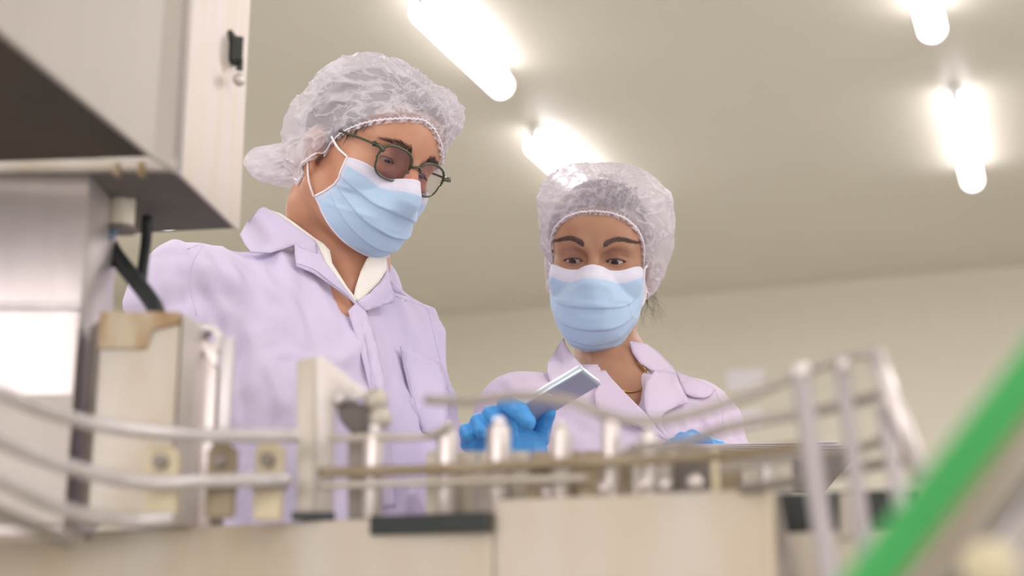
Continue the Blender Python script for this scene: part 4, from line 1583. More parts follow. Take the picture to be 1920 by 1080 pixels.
# gloved left hand holding the phone; palm hidden below, fingers curled over the near edge
S_ = lambda x, y, Y: P(840 + x / 3.2, 620 + y / 3.2, Y)
palm = [(lW, P(940, 838, 1.735), .028, .03), (P(915, 845, 1.735), P(975, 835, 1.735), .024, .024), (P(935, 850, 1.73), P(1000, 850, 1.74), .024, .018)]
fing = [([P(905, 848, 1.735), P(880, 832, 1.715), S_(112, 600, 1.70), S_(122, 625, 1.695)], (.0105, .0095, .0085, .008)),
        ([P(918, 845, 1.73), P(900, 815, 1.71), S_(185, 550, 1.695), S_(200, 600, 1.685)], (.0112, .010, .0098, .009)),
        ([P(935, 842, 1.73), P(915, 805, 1.71), S_(262, 505, 1.69), S_(310, 570, 1.68)], (.0118, .011, .0108, .0095)),
        ([P(958, 842, 1.73), P(950, 800, 1.71), S_(350, 445, 1.685), S_(430, 490, 1.672), S_(480, 548, 1.668)], (.0122, .0115, .0105, .0115, .0095)),
        ([P(990, 850, 1.745), P(1012, 822, 1.755), S_(575, 540, 1.745), S_(600, 490, 1.735)], (.0135, .012, .011, .010))]
glove(man, 'glove', palm, fing)
V, Fc = tube(smooth_path([lW, lW + (P(940, 838, 1.735) - lW) * .7], 6), [.036, .034, .033, .033, .034, .035], 20); ob('glove_cuff', V, Fc, M['glove'], man)
# right hand, hidden behind the bed: resting fist shape with five fingers
hR = rW + np.array([.02, -.03, -.07])
dn = np.array([0.1, -.3, -.95]); dn /= np.linalg.norm(dn)
fr_ = [([hR + BM.F * o_ * .02 + dn * .01, hR + BM.F * o_ * .022 + dn * l_, hR + BM.F * o_ * .022 + dn * (l_ + .02) + BM.L * .015], (.0105, .0098, .0085)) for o_, l_ in ((-1.4, .045), (-.5, .056), (.45, .06), (1.35, .052))]
fr_.append(([hR + BM.F * .02 - dn * .03, hR + BM.F * .045 + dn * .0, hR + BM.F * .05 + dn * .025], (.0125, .011, .0095)))
glove(man, 'glove', [(rW + (rE - rW) * .03, hR, .028, .03), (hR - BM.F * .022, hR + BM.F * .022, .022, .022)], fr_, step=.003)
lower_body(man, BM.w(np.array([0, .0, -.75])), BM.L, BM.F, M['trouser'], M['shoe'])

# the phone in the hand: silver edge, grey back seen from below
pA, pB = P(1092, 694, 1.655), P(1121, 723, 1.715)
pC = P(985, 757, 1.68)
lg = (pC - pA); lg /= np.linalg.norm(lg); wd = pB - pA; wd = wd - lg * (wd @ lg); wdn = wd / np.linalg.norm(wd); th = np.cross(lg, wdn)
if th @ CF < 0: th = -th
ph = thing('smartphone', 'flat silver-edged handheld device held up in a blue gloved hand', 'phone', pA + lg * .07)
L_, W_ = .135, .068
q0 = pA
V, Fc = prism([q0, q0 + wdn * W_, q0 + wdn * W_ + lg * L_, q0 + lg * L_], th * .0085, .0022); ob('phone_body', V, Fc, M['phone_edge'], ph, sharp=40)
q1 = q0 + wdn * .003 + lg * .003 - th * .0006
V, Fc = prism([q1, q1 + wdn * (W_ - .006), q1 + wdn * (W_ - .006) + lg * (L_ - .006), q1 + lg * (L_ - .006)], th * .002, .0004); ob('back_cover', V, Fc, M['phone_back'], ph, smooth=False)
q2 = q0 + wdn * .006 + lg * .05 - th * .0012
V, Fc = prism([q2, q2 + wdn * .012, q2 + wdn * .012 + lg * .0012, q2 + lg * .0012], th * .002); ob('back_groove', V, Fc, M['paper'], ph, smooth=False)
q3 = q0 + wdn * .004 + lg * .004 + th * .0082
V, Fc = prism([q3, q3 + wdn * (W_ - .008), q3 + wdn * (W_ - .008) + lg * (L_ - .008), q3 + lg * (L_ - .008)], th * .0008); ob('screen', V, Fc, M['rubber'], ph, smooth=False)

# ================================================================== shorter worker
sW = .955
HW = Head([[0.9885, -0.1509, 0.0103], [-0.1385, -0.9302, -0.34], [-0.0609, -0.3347, 0.9404]], EYE + (np.array([.1349, 2.1262, 1.5146]) - EYE) * sW, sW)
BW = Body(P(972, 778, 1.95), P(1308, 806, 1.99))
wom = thing('person', 'shorter person in pinkish lab coat, blue mask and crumpled hair cover, at right', 'person', (BW.o[0], BW.o[1], 0))
nb_w = P(1152, 700, 2.045)
body_w, WW, QW = build_head(HW, wom, True,
    [(HW.w((0, -.03, -.02)), .048), (HW.w((0, -.03, -.075)), .046), (nb_w, .05)],
    [(nb_w, BW.w(np.array([0, -.01, -.03])), .052, .07), (nb_w + BW.F * .02, BW.w(np.array([.0, .050, -.09])), .04, .045), (BW.w(np.array([-.09, 0, -.035])), BW.w(np.array([.09, 0, -.035])), .04, .04)],
    'skin_w', M['skin_w'], (-.10, .90, -.34))
bvhW = bvh_of(WW, QW)
nl = BW.l(nb_w)
qw = dict(w=.122, d=.105, zr=.0, zl=-.006, rs=.047, na=float(nl[0]), nb=float(nl[1]) - .005, nc=float(nl[2]) - .045, rn=.058, flare=.2, len=.80, bust=True)
rE2, rW2 = P(958, 1010, 2.03), P(1075, 995, 1.82)
lE2, lW2 = P(1412, 985, 1.97), P(1352, 905, 1.80)
armsW = [([BW.sr, rE2, rW2], (.053, .048, .04)), ([BW.sl, lE2, lW2], (.053, .048, .04))]
cutW = (BW.onplane(1055, 660, .08), BW.onplane(1235, 680, .08), BW.onplane(1212, 790, .10), .0)
supW = solid_support(BW, qw, armsW, [nb_w, nb_w + (HW.w((0, -.03, -.05)) - nb_w) * .5], pad=.005, neck_r=.058)
z8 = lambda *p: [(840 + a / 3.2, 620 + b / 3.2) for a, b in p]
linesW = fold_lines(BW, supW, [
    (z8((1375, 440), (1420, 560), (1540, 620)), .007, .006), (z8((1500, 420), (1560, 560), (1620, 670)), .008, .006), (z8((1470, 420), (1530, 560), (1590, 660)), -.006, .005),
    (z8((1570, 380), (1610, 500), (1640, 640)), .006, .006), (z8((1680, 470), (1760, 590), (1810, 690)), .005, .006), (z8((1640, 460), (1700, 560), (1760, 680)), -.006, .007),
    (z8((330, 270), (370, 310), (420, 380)), .005, .007), (z8((300, 300), (330, 360), (350, 420)), -.005, .007), (z8((480, 240), (590, 236)), -.004, .004),
    (z8((640, 480), (760, 560), (860, 640)), -.005, .010), (z8((560, 400), (640, 430), (720, 420)), .004, .010), (z8((1290, 560), (1340, 620), (1400, 660)), -.006, .008)])
foldW = cloth_folds([(BW.l(BW.sr), BW.l(rE2)), (BW.l(BW.sl), BW.l(lE2))], 7.1, .9, linesW)
coat_w, WCw, QCw = build_coat(BW, wom, 'lab_coat', qw, armsW, cutW, M['coat_w'], .0052, foldW)
c8 = lambda pts: zz(pts, 840, 620, 3.2)
for nm, pts, off in (
    ('collar', [(1090, 62), (1190, 78), (1260, 125), (1320, 185), (1375, 250), (1370, 262), (1240, 240), (1215, 232), (1150, 190), (1108, 130)], .004),
    ('lapel', [(1240, 238), (1300, 240), (1370, 258), (1385, 300), (1410, 360), (1446, 428), (1380, 450), (1300, 490), (1282, 520), (1285, 570), (1330, 660), (1260, 590), (1190, 495), (1180, 440), (1178, 380), (1192, 310)], .011),
    ('collar', [(1370, 246), (1450, 272), (1540, 310), (1605, 350), (1570, 390), (1535, 402), (1475, 398), (1430, 380), (1400, 340), (1385, 290)], .008),
    ('collar', [(692, 46), (700, 80), (730, 130), (812, 214), (830, 235), (800, 300), (700, 320), (610, 300), (595, 240), (600, 185), (640, 130), (668, 75)], .010),
    ('lapel', [(808, 212), (880, 238), (945, 238), (985, 290), (1060, 370), (1130, 440), (1190, 500), (1260, 590), (1335, 664), (1240, 625), (1130, 570), (1010, 520), (900, 485), (885, 430), (878, 370), (903, 330), (870, 290)], .012),
):
    V, Fc = drape(c8(pts), supW, off * .75, 6, .0013)
    ob(nm, V, Fc, M['coat_w'], coat_w)
bvCw = bvh_of(WCw, QCw)
for ln, bb, of in ((((480, 238), (540, 246), (592, 238)), bvCw, .0003), (((1600, 350), (1640, 450), (1650, 560)), bvCw, .0003), (((330, 270), (300, 340), (280, 430)), bvCw, .0003),
                   (((915, 348), (900, 400), (905, 470), (1010, 508), (1130, 556), (1240, 610)), supW, .0100), (((1385, 300), (1412, 362), (1438, 424), (1380, 442)), supW, .0092)):
    seam(c8(ln), bb, of, M['coat_w'], coat_w)
# necklace: rope chain resting on the collar bones
ch = [(1140, 198), (1165, 222), (1190, 252), (1200, 285), (1190, 320), (1165, 348), (1120, 364), (1066, 366), (1010, 345)]
pc = []
for x, y, _ in smooth_path([(840 + a / 3.2, 620 + b / 3.2, 0) for a, b in ch], 70):
    h = bvhW.ray_cast(Vector(EYE), Vector(ray(x, y)))
    if h[0] is not None: pc.append(np.array(h[0]) - ray(x, y) * .002)
parts = []
for k in range(len(pc) - 1):
    a, b = pc[k], pc[k + 1]
    tw = np.cross(b - a, CF); tw /= np.linalg.norm(tw) + 1e-9
    parts.append(tube([a - tw * .0007, b + tw * .0007], .0016 if k > 26 else .0027, 6))
if parts:
    V, Fc = join(parts); ob('necklace', V, Fc, M['gold'], wom)

hair_shell(HW, wom, 'hair', M['hair_dark'], True, .108, 4.0)
sp = []
for k in range(46):
    a = np.array([.073 - .01 * rng.random(), -.02 - .045 * rng.random(), -.015 - .02 * rng.random()])
    pts = [a]; d = np.array([.25, -.25, -1.0]) + rng.normal(0, .25, 3)
    for i in range(9):
        d = d + rng.normal(0, .55, 3); d /= np.linalg.norm(d); d = d * .8 + np.array([.02, -.02, -.28]); pts.append(pts[-1] + d * (.0075))
    sp.append(([HW.w(x) for x in smooth_path(pts, 18)], .00026))
hairs('hair_wisps', sp, M['hair_dark'], wom)
sp = []
for k in range(60):
    t = rng.random(); a = np.array([-.067, .040 - .02 * t, .060 - .045 * t]) + rng.normal(0, .0012, 3) * [.3, 1, 1]
    sp.append(([HW.w(x) for x in (a, a + np.array([-.0012, -.001, -.008]), a + np.array([-.002, -.004, -.016]))], .0005))
hairs('sideburn', sp, M['hair_dark'], wom)


def band_w(phi):
    return ang_interp(phi, [(0, .099), (14, .097), (27, .089), (39, .074), (53, .048), (66, .018), (76, -.012), (87, -.036), (100, -.046), (125, -.050), (150, -.050), (180, -.05)])


G_W = HW.l(P(1146, 362, 1.90))


def r_soft(p, g):
    r = p - np.array(g)
    return r / (np.linalg.norm(r, axis=1)[:, None] + .05)


def flow_w(p):
    n, R_ = flow_of(p, G_W)
    near = np.exp(-(R_ / .09) ** 2)[:, None]
    return r_soft(p, G_W) * 2.0 * near + p * 16.0


def disp_w(p, s, t):
    n, R_ = flow_of(p, G_W)
    near = np.exp(-(R_ / .065) ** 2)
    d = near * (ridge(n * 3.6 + 2.2) * .012 + ridge(n * 6 + 1) * .004 - .005) + ridge(p * 14 + 5) * .0065 + ridge(p * 25 + 11) * .0030 + vnoise(p * 14 + 3) * .005 - .003
    return d


build_cap(HW, wom, 'hair_cover', M['cap_w'],
    [((.013, -.018, .080), (.085, .108, .091), .02), ((.055, -.01, .075), (.058, .075, .072), .03), ((-.036, .025, .100), (.056, .070, .064), .03),
     ((.015, .075, .128), (.040, .034, .026), .02), ((.070, -.02, .012), (.026, .05, .05), .03), ((-.058, 0, .042), (.024, .05, .05), .03)],
    band_w, bvhW, disp_w, (0, -.015, .05), 420, 90, (.05, -.2, 1), 58, flow=flow_w)
mask_w, corW = build_mask(HW, wom, True, bvhW, lambda v: 78, -50, -6, 33.5, 35, 5.0, ((.40, .40, .0030), (.52, .62, .0032), (.64, .80, .0022)))
for sx in (-1, 1):
    ear_loop(HW, wom, mask_w, corW[sx][0], corW[sx][1], (sx * .074, .012, .024), (sx * .072, .002, -.014))
eyebrows(HW, bvhW, wom, M['brow_w'], [(.014, .0490), (.034, .0575), (.060, .0525)], 420, .00024, .0070, .0042)
lashes(HW, wom, M['hair_dark'], .0019, .0055)

# gloved hands on the board
lh = P(1322, 866, 1.79)
palm = [(lW2, lh, .026, .027), (P(1295, 848, 1.785), P(1340, 854, 1.80), .018, .02)]
fing = [([P(1335, 854, 1.79), P(1318, 828, 1.745), P(1300, 822, 1.70), P(1283, 828, 1.675)], (.0105, .0105, .010, .0085)),
        ([P(1322, 851, 1.79), P(1298, 829, 1.75), P(1280, 826, 1.71), P(1268, 832, 1.69)], (.0105, .0102, .0095, .008)),
        ([P(1308, 854, 1.79), P(1280, 836, 1.76), P(1262, 836, 1.73), P(1250, 841, 1.71)], (.0105, .0100, .009, .008)),
        ([P(1298, 861, 1.79), P(1270, 848, 1.77), P(1248, 848, 1.75), P(1238, 854, 1.735)], (.0100, .0090, .0082, .0075)),
        ([P(1345, 866, 1.79), P(1352, 858, 1.75), P(1345, 854, 1.715), P(1332, 852, 1.69)], (.0125, .0115, .0105, .009))]
glove(wom, 'glove', palm, fing, step=.0026)
rh = P(1140, 940, 1.76)
fing = [([rh + np.array([.01, 0, .012 - .011 * k]), rh + np.array([.045, -.012, .018 - .013 * k]), rh + np.array([.062 - .004 * k, -.03, .016 - .013 * k])], (.0105, .0098, .0085)) for k in range(4)]
fing.append(([rh + np.array([-.005, -.02, .02]), rh + np.array([.02, -.035, .035]), rh + np.array([.04, -.042, .034])], (.012, .011, .009)))
glove(wom, 'glove', [(rW2, rh, .024, .026), (rh + np.array([.01, 0, .01]), rh + np.array([.01, 0, -.02]), .02, .02)], fing, step=.003)
lower_body(wom, BW.w(np.array([0, .0, -.68])), BW.L, BW.F, M['trouser'], M['shoe'], sx=.08)

# clipboard tilted towards its reader, sheets and clip on top
k0, k1 = P(1186, 840, 1.64), P(1608, 850, 1.64)
k2 = P(1545, 925, 1.80); wv = k2 - k1
cb = thing('clipboard', 'grey board with white sheets held low in front of the shorter worker', 'clipboard', (k0 + k1) / 2)
k3 = k0 + wv; up_ = np.cross(k1 - k0, wv); up_ /= np.linalg.norm(up_); up_ = up_ if up_[2] > 0 else -up_
V, Fc = prism([k0, k1, k2, k3], up_ * .003, .0008); ob('board', V, Fc, M['board'], cb, smooth=False)
for j in range(3):
    e = (k1 - k0) / np.linalg.norm(k1 - k0); f_ = wv / np.linalg.norm(wv)
    o_ = up_ * (.0034 + .0008 * j); sh = e * (.004 * j)
    a = k0 + e * .02 + f_ * .004 + o_ + sh; b = k1 - e * (.012 + .004 * j) + f_ * .004 + o_; c = b + f_ * (np.linalg.norm(wv) - .012); d = a + f_ * (np.linalg.norm(wv) - .012)
    b = b + up_ * (.004 + .003 * j)
    V, Fc = prism([a, b, c, d], up_ * .0005); ob('paper_sheet', V, Fc, M['paper'], cb, smooth=False)
cc = k1 - e * .020 + f_ * .01
V, Fc = prism([cc + up_ * .008, cc + up_ * .008 + e * .010, cc + up_ * .008 + e * .010 + f_ * .05, cc + up_ * .008 + f_ * .05], up_ * .003, .001)
ob('metal_clip', V, Fc, M['steel_bright'], cb, smooth=False)

# ================================================================== machinery in the foreground
ZT = 1.055            # height of the machine bed


def pz(px, py, z):
    """point of the plane at height z on this sight line"""
    d = ray(px, py); return EYE + d * ((z - EYE[2]) / d[2])


# --- bed
ZT2 = 1.0645
bedL, bedM, bedN = pz(-60, 1006, ZT), pz(690, 974, ZT), pz(924, 962, ZT)
bedP, bedR = pz(926, 938, ZT2), pz(1438, 915, ZT2)
bed = thing('machine_bed', 'cream machine bed with long front panel running along the bottom of the picture', 'machine', (bedM[0], bedM[1] + .1, 0))
def panel(a, b):
    a0, b0_ = a.copy(), b.copy(); a0[2] = b0_[2] = .11
    V, Fc = prism([a0, b0_, b, a], np.array([.008, .012, 0]), .003); ob('front_panel', V, Fc, M['cream'], bed, smooth=False)
panel(bedL, bedN); panel(bedP, bedR)
V, Fc = prism([bedL + [.01, .013, -.012], bedN + [.0, .013, -.012], bedN + [.03, .34, -.012], bedL + [.02, .17, -.012]], (0, 0, .01), .002)
ob('top_plate', V, Fc, M['steel_stained'], bed, smooth=False)
V, Fc = prism([bedP + [.0, .013, -.012], bedR + [-.006, .013, -.012], bedR + [-.03, .34, -.012], bedP + [.03, .36, -.012]], (0, 0, .01), .002)
ob('top_plate', V, Fc, M['steel_stained'], bed, smooth=False)
e1, e2 = bedL + [.02, .17, 0], bedR + [-.03, .34, 0]
V, Fc = prism([[e1[0], e1[1], .11], [e2[0], e2[1], .11], [e2[0], e2[1], ZT - .02], [e1[0], e1[1], ZT - .02]], (.005, .012, 0), .002)
ob('rear_panel', V, Fc, M['steel_satin'], bed, smooth=False)
for a in (bedL + np.array([.06, .06, 0]), bedM + np.array([0, .06, 0]), bedM + np.array([0.03, .28, 0]), bedR + np.array([-.06, .06, 0]), bedR + np.array([-.06, .26, 0])):
    V, Fc = lathe([(.03, 0), (.03, .012), (.012, .02), (.012, .10), (.022, .105), (.022, .125)], (a[0], a[1], 0), 16); ob('levelling_foot', V, Fc, M['steel'], bed)
# black bar screwed on the edge of the bed
qn = pz(915, 962, ZT)
b0 = P(692, 984, bedM[1] - .014); b1 = P(914, 976, qn[1] - .014)
V, Fc = prism([b0 + [0, 0, -.008], b1 + [0, 0, -.008], b1 + [0, 0, .007], b0 + [0, 0, .007]], (.004, .012, 0), .002)
ob('wear_strip', V, Fc, M['rubber'], bed, smooth=False)
b2 = P(560, 968, bedM[1] + .02)
V, Fc = box(b2 + np.array([.012, 0, 0]), (.034, .014, .006), 0, .001); ob('rubber_pad', V, Fc, M['rubber'], bed, smooth=False)

# --- overhead housing, seen from below
zb = EYE[2] + .40
C1, C2, C3, C4 = pz(334, 322, zb), pz(449, 433, zb), pz(185, 446, zb), pz(150, 332, zb)
N1, N2 = pz(291, 298, zb), pz(-60, 8, zb)
hop = thing('overhead_housing', 'large stainless housing hanging at top left, seen from below', 'machine housing', ((C1 + C2) / 2)[:3])
up = np.array([0, 0, .9])
V, Fc = prism([C1, C2, C2 + up, C1 + up], (-.004, 0, 0), .0012); ob('side_panel', V, Fc, M['steel_reflect_streaks'], hop, smooth=False)
V, Fc = prism([N2, N1, C1 + [0, -.003, 0], C1 + [0, -.003, .9], N1 + up, N2 + up], (-.004, .001, 0), .0008) if False else join([prism([N2, N1, N1 + up, N2 + up], (-.004, .002, 0), .001), prism([N1, C1 + [0, -.002, 0], C1 + [0, -.002, .9], N1 + up], (-.003, .003, 0), .0006)])
ob('front_panel', V, Fc, M['steel_satin'], hop, smooth=False)
V, Fc = tube([C1 + [.0, -.004, -.002], C1 + [0, -.004, .9]], .0042, 12); ob('corner_bead', V, Fc, M['steel_bright'], hop)
V, Fc = prism([C1 + [-.003, .003, .003], C2 + [-.003, 0, .003], C3 + [0, 0, .003], C4 + [0, .003, .003]], (0, 0, .004)); ob('underside_or_shade_sheet', V, Fc, M['dark_steel'], hop, smooth=False)
Wl = np.array([-1.0, C1[1], zb])
V, Fc = prism([C1 + [0, 0, -.001], C1 + [0, 0, .010], Wl + [0, .02, .010], Wl + [0, .02, -.001]], (0, -.010, 0), .002); ob('lower_rim', V, Fc, M['steel_stained'], hop, smooth=False)
for px in (222, 268):
    q = pz(px, 321, zb) + np.array([0, -.004, 0]); V, Fc = box(q, (.006, .012, .012), 0, .002); ob('weld_tab', V, Fc, M['rust'], hop, smooth=False)
NL = np.array([-1.0, N2[1] - .05, zb])
V, Fc = prism([N1 + [-.004, 0, .002], N2 + [-.004, 0, .002], NL + [0, 0, .002], Wl + [0, .035, .002]], (0, 0, .004)); ob('underside_or_shade_sheet', V, Fc, M['dark'], hop, smooth=False)  # flat dark sheet put where the housing opens into shade
V, Fc = prism([Wl + [0, .002, .0], C1 + [-.02, .0, 0], C3, Wl + [0, .3, 0]], (0, 0, .004)); ob('underside_or_shade_sheet', V, Fc, M['dark_steel'], hop, smooth=False)
# toggle latch on the side panel
lt = P(444, 96, C2[1] - .004) + np.array([.006, -.05, 0.0]) * 1.0
lt = P(443, 96, lt[1])
V, Fc = join([box(lt, (.012, .018, .026), .3, .002), tube([lt + [0, -.004, .006], lt + [-.006, -.01, .014], lt + [-.012, -.012, .012]], .005, 8), tube([lt + [0.004, 0, -.008], lt + [0.004, 0, -.02]], .0035, 10)])
ob('toggle_latch', V, Fc, M['rubber'], hop, sharp=40)
V, Fc = lathe([(.005, 0), (.006, .002), (.006, .007), (.003, .010)], lt + np.array([.006, -.004, -.034]), 12, (0, -1, 0)); ob('screw', V, Fc, M['steel_bright'], hop)

# --- left steel column
cY = 1.192
x1 = P(150, 600, cY)[0]; x0 = x1 - .36
zz1 = zb + .002
col = thing('steel_column', 'shiny stainless box column filling the left edge under the overhead housing', 'column', (x1 - .18, cY + .1, ZT))
V, Fc = prism([(x0, cY, ZT - .01), (x1, cY, ZT - .01), (x1, cY, zz1), (x0, cY, zz1)], (0, .10, 0), .006); ob('column_body', V, Fc, M['steel_bright'], col, sharp=50)
zc = P(60, 575, cY)[2]
V, Fc = box((x0 + .18, cY - .002, zc), (.362, .006, .006), 0, .0015); ob('seam_strip', V, Fc, M['steel'], col, smooth=False)
zc = P(60, 742, cY)[2]
V, Fc = box((x0 + .18, cY - .004, (zc + ZT) / 2), (.364, .006, zc - ZT), 0, .002); ob('lower_cover', V, Fc, M['steel_satin'], col, smooth=False)
xa, xb = P(152, 500, cY + .05)[0], P(184, 500, cY + .05)[0]
za, zb_ = P(160, 585, cY + .05)[2], P(160, 425, cY + .05)[2]
V, Fc = box(((xa + xb) / 2, cY + .06, (za + zb_) / 2), (xb - xa, .03, zb_ - za), 0, .006); ob('side_flange', V, Fc, M['steel_stained'], col, sharp=50)

# --- white roller and hoses under the housing
rr = P(228, 398, 1.27)
ro = thing('plastic_knob', 'white plastic cylinder standing out under the overhead housing', 'knob', rr)
V, Fc = lathe([(.010, -.016), (.0125, -.014), (.0125, .012), (.0105, .015), (.010, .016)], rr, 20); ob('knob_body', V, Fc, M['plastic_w'], ro, sharp=50)
top_z = zb + .003
V, Fc = tube([rr + [0, 0, .015], [rr[0], rr[1], top_z]], .006, 12); ob('spindle', V, Fc, M['steel'], ro)
V, Fc = lathe([(.015, 0), (.016, .002), (.015, .004)], rr + np.array([0, 0, -.019]), 20); ob('washer', V, Fc, M['grey'], ro, sharp=40)
h1 = smooth_path([P(192, 405, 1.30), P(196, 440, 1.29), P(218, 480, 1.28), P(256, 528, 1.27), P(288, 572, 1.26), P(300, 610, 1.25)], 30)
V, Fc = tube(h1, .0078, 14); tag(ob('hose', V, Fc, M['rubber']), 'thick black hose slanting down to the right from the overhead housing', 'hose')
h2 = smooth_path([P(276, 405, 1.31), P(274, 450, 1.31), P(268, 500, 1.30), P(264, 540, 1.29)], 20)
V, Fc = tube(h2, .0052, 12); tag(ob('hose', V, Fc, M['rubber']), 'thin black hose hanging straight down, right of the thick slanting hose', 'hose')
h3 = smooth_path([P(188, 430, 1.262), P(194, 455, 1.262), P(208, 440, 1.262), P(222, 425, 1.262)], 16)
V, Fc = tube(h3, .0035, 10); tag(ob('air_line', V, Fc, M['blue_hose']), 'short grey-blue air line looped beside the white plastic cylinder', 'air line')

# --- rusty-topped steel block
bY = 1.17
bx0, bx1, bx2 = P(142, 700, bY)[0], P(182, 700, bY)[0], P(333, 700, bY)[0]
zt = P(240, 588, bY)[2]
blk = thing('gearbox_cover', 'upright steel box cover with a rust-stained top edge, left of the lilac coat', 'machine cover', ((bx0 + bx2) / 2, bY + .05, ZT))
V, Fc = prism([(bx1, bY, ZT), (bx2, bY, ZT), (bx2, bY, zt), (bx1, bY, zt)], (.010, .07, 0), .003); ob('cover_body', V, Fc, M['steel_stained'], blk, sharp=50)
V, Fc = prism([(bx0, bY + .03, ZT), (bx1 - .0005, bY + .001, ZT), (bx1 - .0005, bY + .001, zt - .004), (bx0, bY + .03, zt - .004)], (.004, .04, 0), .002); ob('side_plate', V, Fc, M['grey'], blk, sharp=50)
zr_ = P(240, 655, bY)[2]
V, Fc = prism([(bx1, bY - .004, zr_), (bx1 + (bx2 - bx1) * .6, bY - .004, zr_), (bx1 + (bx2 - bx1) * .66, bY - .004, zr_ + .016), (bx2, bY - .004, zr_ + .022), (bx2, bY - .004, zt + .001), (bx1, bY - .004, zt + .001)], (0, .006, 0), .001); ob('rusty_top_strip', V, Fc, M['rust'], blk, smooth=False)
xr = P(334, 700, bY)[0]; xr2 = P(362, 700, bY + .02)[0]
V, Fc = prism([(xr + .001, bY + .0, ZT), (xr2, bY + .03, ZT), (xr2, bY + .03, zt - .003), (xr + .001, bY, zt + .002)], (.002, .03, 0), .001); ob('right_flange', V, Fc, M['steel_bright'], blk, sharp=50)

# --- bent sheet bracket right of the block
kY = 1.22
br_ = thing('sheet_bracket', 'bent stainless bracket with folded top, right of the rust-topped cover', 'bracket', P(395, 900, kY))
def vplate(x0_, x1_, y0_, y1_, Y, t=.004, m='steel', name='plate', parent=None, dy=0.0):
    a, b, c, d = P(x0_, y1_, Y), P(x1_, y1_, Y + dy), P(x1_, y0_, Y + dy), P(x0_, y0_, Y)
    b[2] = a[2]; c[0] = b[0]; d[0] = a[0]; c[2] = d[2]
    V, Fc = prism([a, b, c, d], (0.001, t, 0), min(.0012, t / 3)); return ob(name, V, Fc, M[m], parent, sharp=40)
vplate(360, 392, 640, 985, kY, .003, 'steel_bright', 'bright_web', br_)
vplate(390, 408, 690, 985, kY + .004, .02, 'grey', 'shaded_leg', br_)  # grey colour paints in the shade on this stainless leg
vplate(404, 428, 630, 840, kY - .002, .004, 'steel', 'outer_leg', br_)
a = [P(366, 604, kY), P(402, 606, kY), P(426, 636, kY), P(426, 655, kY), P(408, 655, kY), P(396, 622, kY), P(368, 620, kY)]
V, Fc = prism(a, (0, .02, 0), .001); ob('folded_top', V, Fc, M['steel'], br_, sharp=40)
a = [P(366, 640, kY - .004), P(382, 636, kY - .004), P(410, 668, kY - .004), P(404, 690, kY - .004)]
V, Fc = prism(a, (0, .006, 0), .001); ob('catch', V, Fc, M['steel_bright'], br_, sharp=40)

# --- upright guide bracket with gusset and dark clamp
gY = 1.16
gb = thing('guide_bracket', 'tall pale bracket with bright sloping gusset and dark clamp before the lilac coat', 'bracket', P(600, 975, gY))
V, Fc = prism([P(556, 975, gY), P(592, 975, gY), P(592, 668, gY), P(556, 674, gY)], (0.0, .03, 0), .002); ob('upright', V, Fc, M['steel_stained'], gb, sharp=40)
V, Fc = prism([P(592, 972, gY), P(624, 968, gY + .005), P(626, 762, gY + .005), P(660, 748, gY + .005), P(692, 748, gY + .005), P(690, 736, gY + .005), P(604, 664, gY + .005), P(592, 668, gY)], (0.0, .008, 0), .0015); ob('gusset', V, Fc, M['steel_bright'], gb, sharp=40)
V, Fc = prism([P(628, 752, gY + .006), P(692, 756, gY + .006), P(696, 800, gY + .006), P(684, 818, gY + .006), P(662, 815, gY + .006), P(634, 785, gY + .006)], (0, .02, 0), .003); ob('clamp_block', V, Fc, M['dark_steel'], gb, sharp=40)
for px, py in ((705, 750), (712, 785)):
    V, Fc = lathe([(.003, -.004), (.0085, -.003), (.010, .002), (.0085, .007), (.003, .009)], P(px, py, gY + .01), 16, (.2, -1, 0)); ob('clamp_screw', V, Fc, M['steel_stained'], gb)
for px, py in ((636, 748), (664, 744)):
    V, Fc = lathe([(.002, -.003), (.005, -.002), (.005, .004), (.002, .005)], P(px, py, gY + .002), 12, (.2, -1, 0)); ob('clamp_screw', V, Fc, M['steel'], gb)
V, Fc = prism([P(652, 975, gY + .012), P(684, 975, gY + .012), P(684, 815, gY + .012), P(652, 815, gY + .012)], (0, .008, 0), .001); ob('clamp_post', V, Fc, M['grey'], gb, sharp=40)

# --- spacer rollers between the rails
rollers = [(700, 812, 958, 1.145, 19, 'leftmost bright roller, just right of the dark clamp'), (838, 808, 960, 1.13, 20, 'second bright roller from the left in the row on the bed'),
           (935, 798, 935, 1.125, 22, 'third bright roller, below the blue gloved fingers'), (1052, 805, 925, 1.11, 20, 'fourth bright roller, below the lilac sleeve of the shorter worker'),
           (1145, 790, 890, 1.10, 18, 'short roller under the open collar of the shorter worker'), (1216, 812, 860, 1.09, 17, 'small bright roller left of the second blue glove')]
for px, y0, y1, Y, hw, lab in rollers:
    c = P(px, (y0 + y1) / 2, Y); zt_ = P(px, y0, Y)[2]; r = hw / FPX * Y
    t = thing('spacer_roller', lab, 'roller', (c[0], c[1], ZT), 'spacer rollers along the guide rails')
    hh = zt_ - ZT
    V, Fc = lathe([(r * .7, 0), (r, .004), (r, hh - .005), (r * .85, hh)], (c[0], c[1], ZT), 20); ob('sleeve', V, Fc, M['steel_bright'], t, sharp=50)
    V, Fc = lathe([(r * .4, 0), (r * .55, .002), (r * .55, .006), (r * .3, .007)], (c[0], c[1], zt_), 6); ob('cap_nut', V, Fc, M['steel'], t, sharp=30)

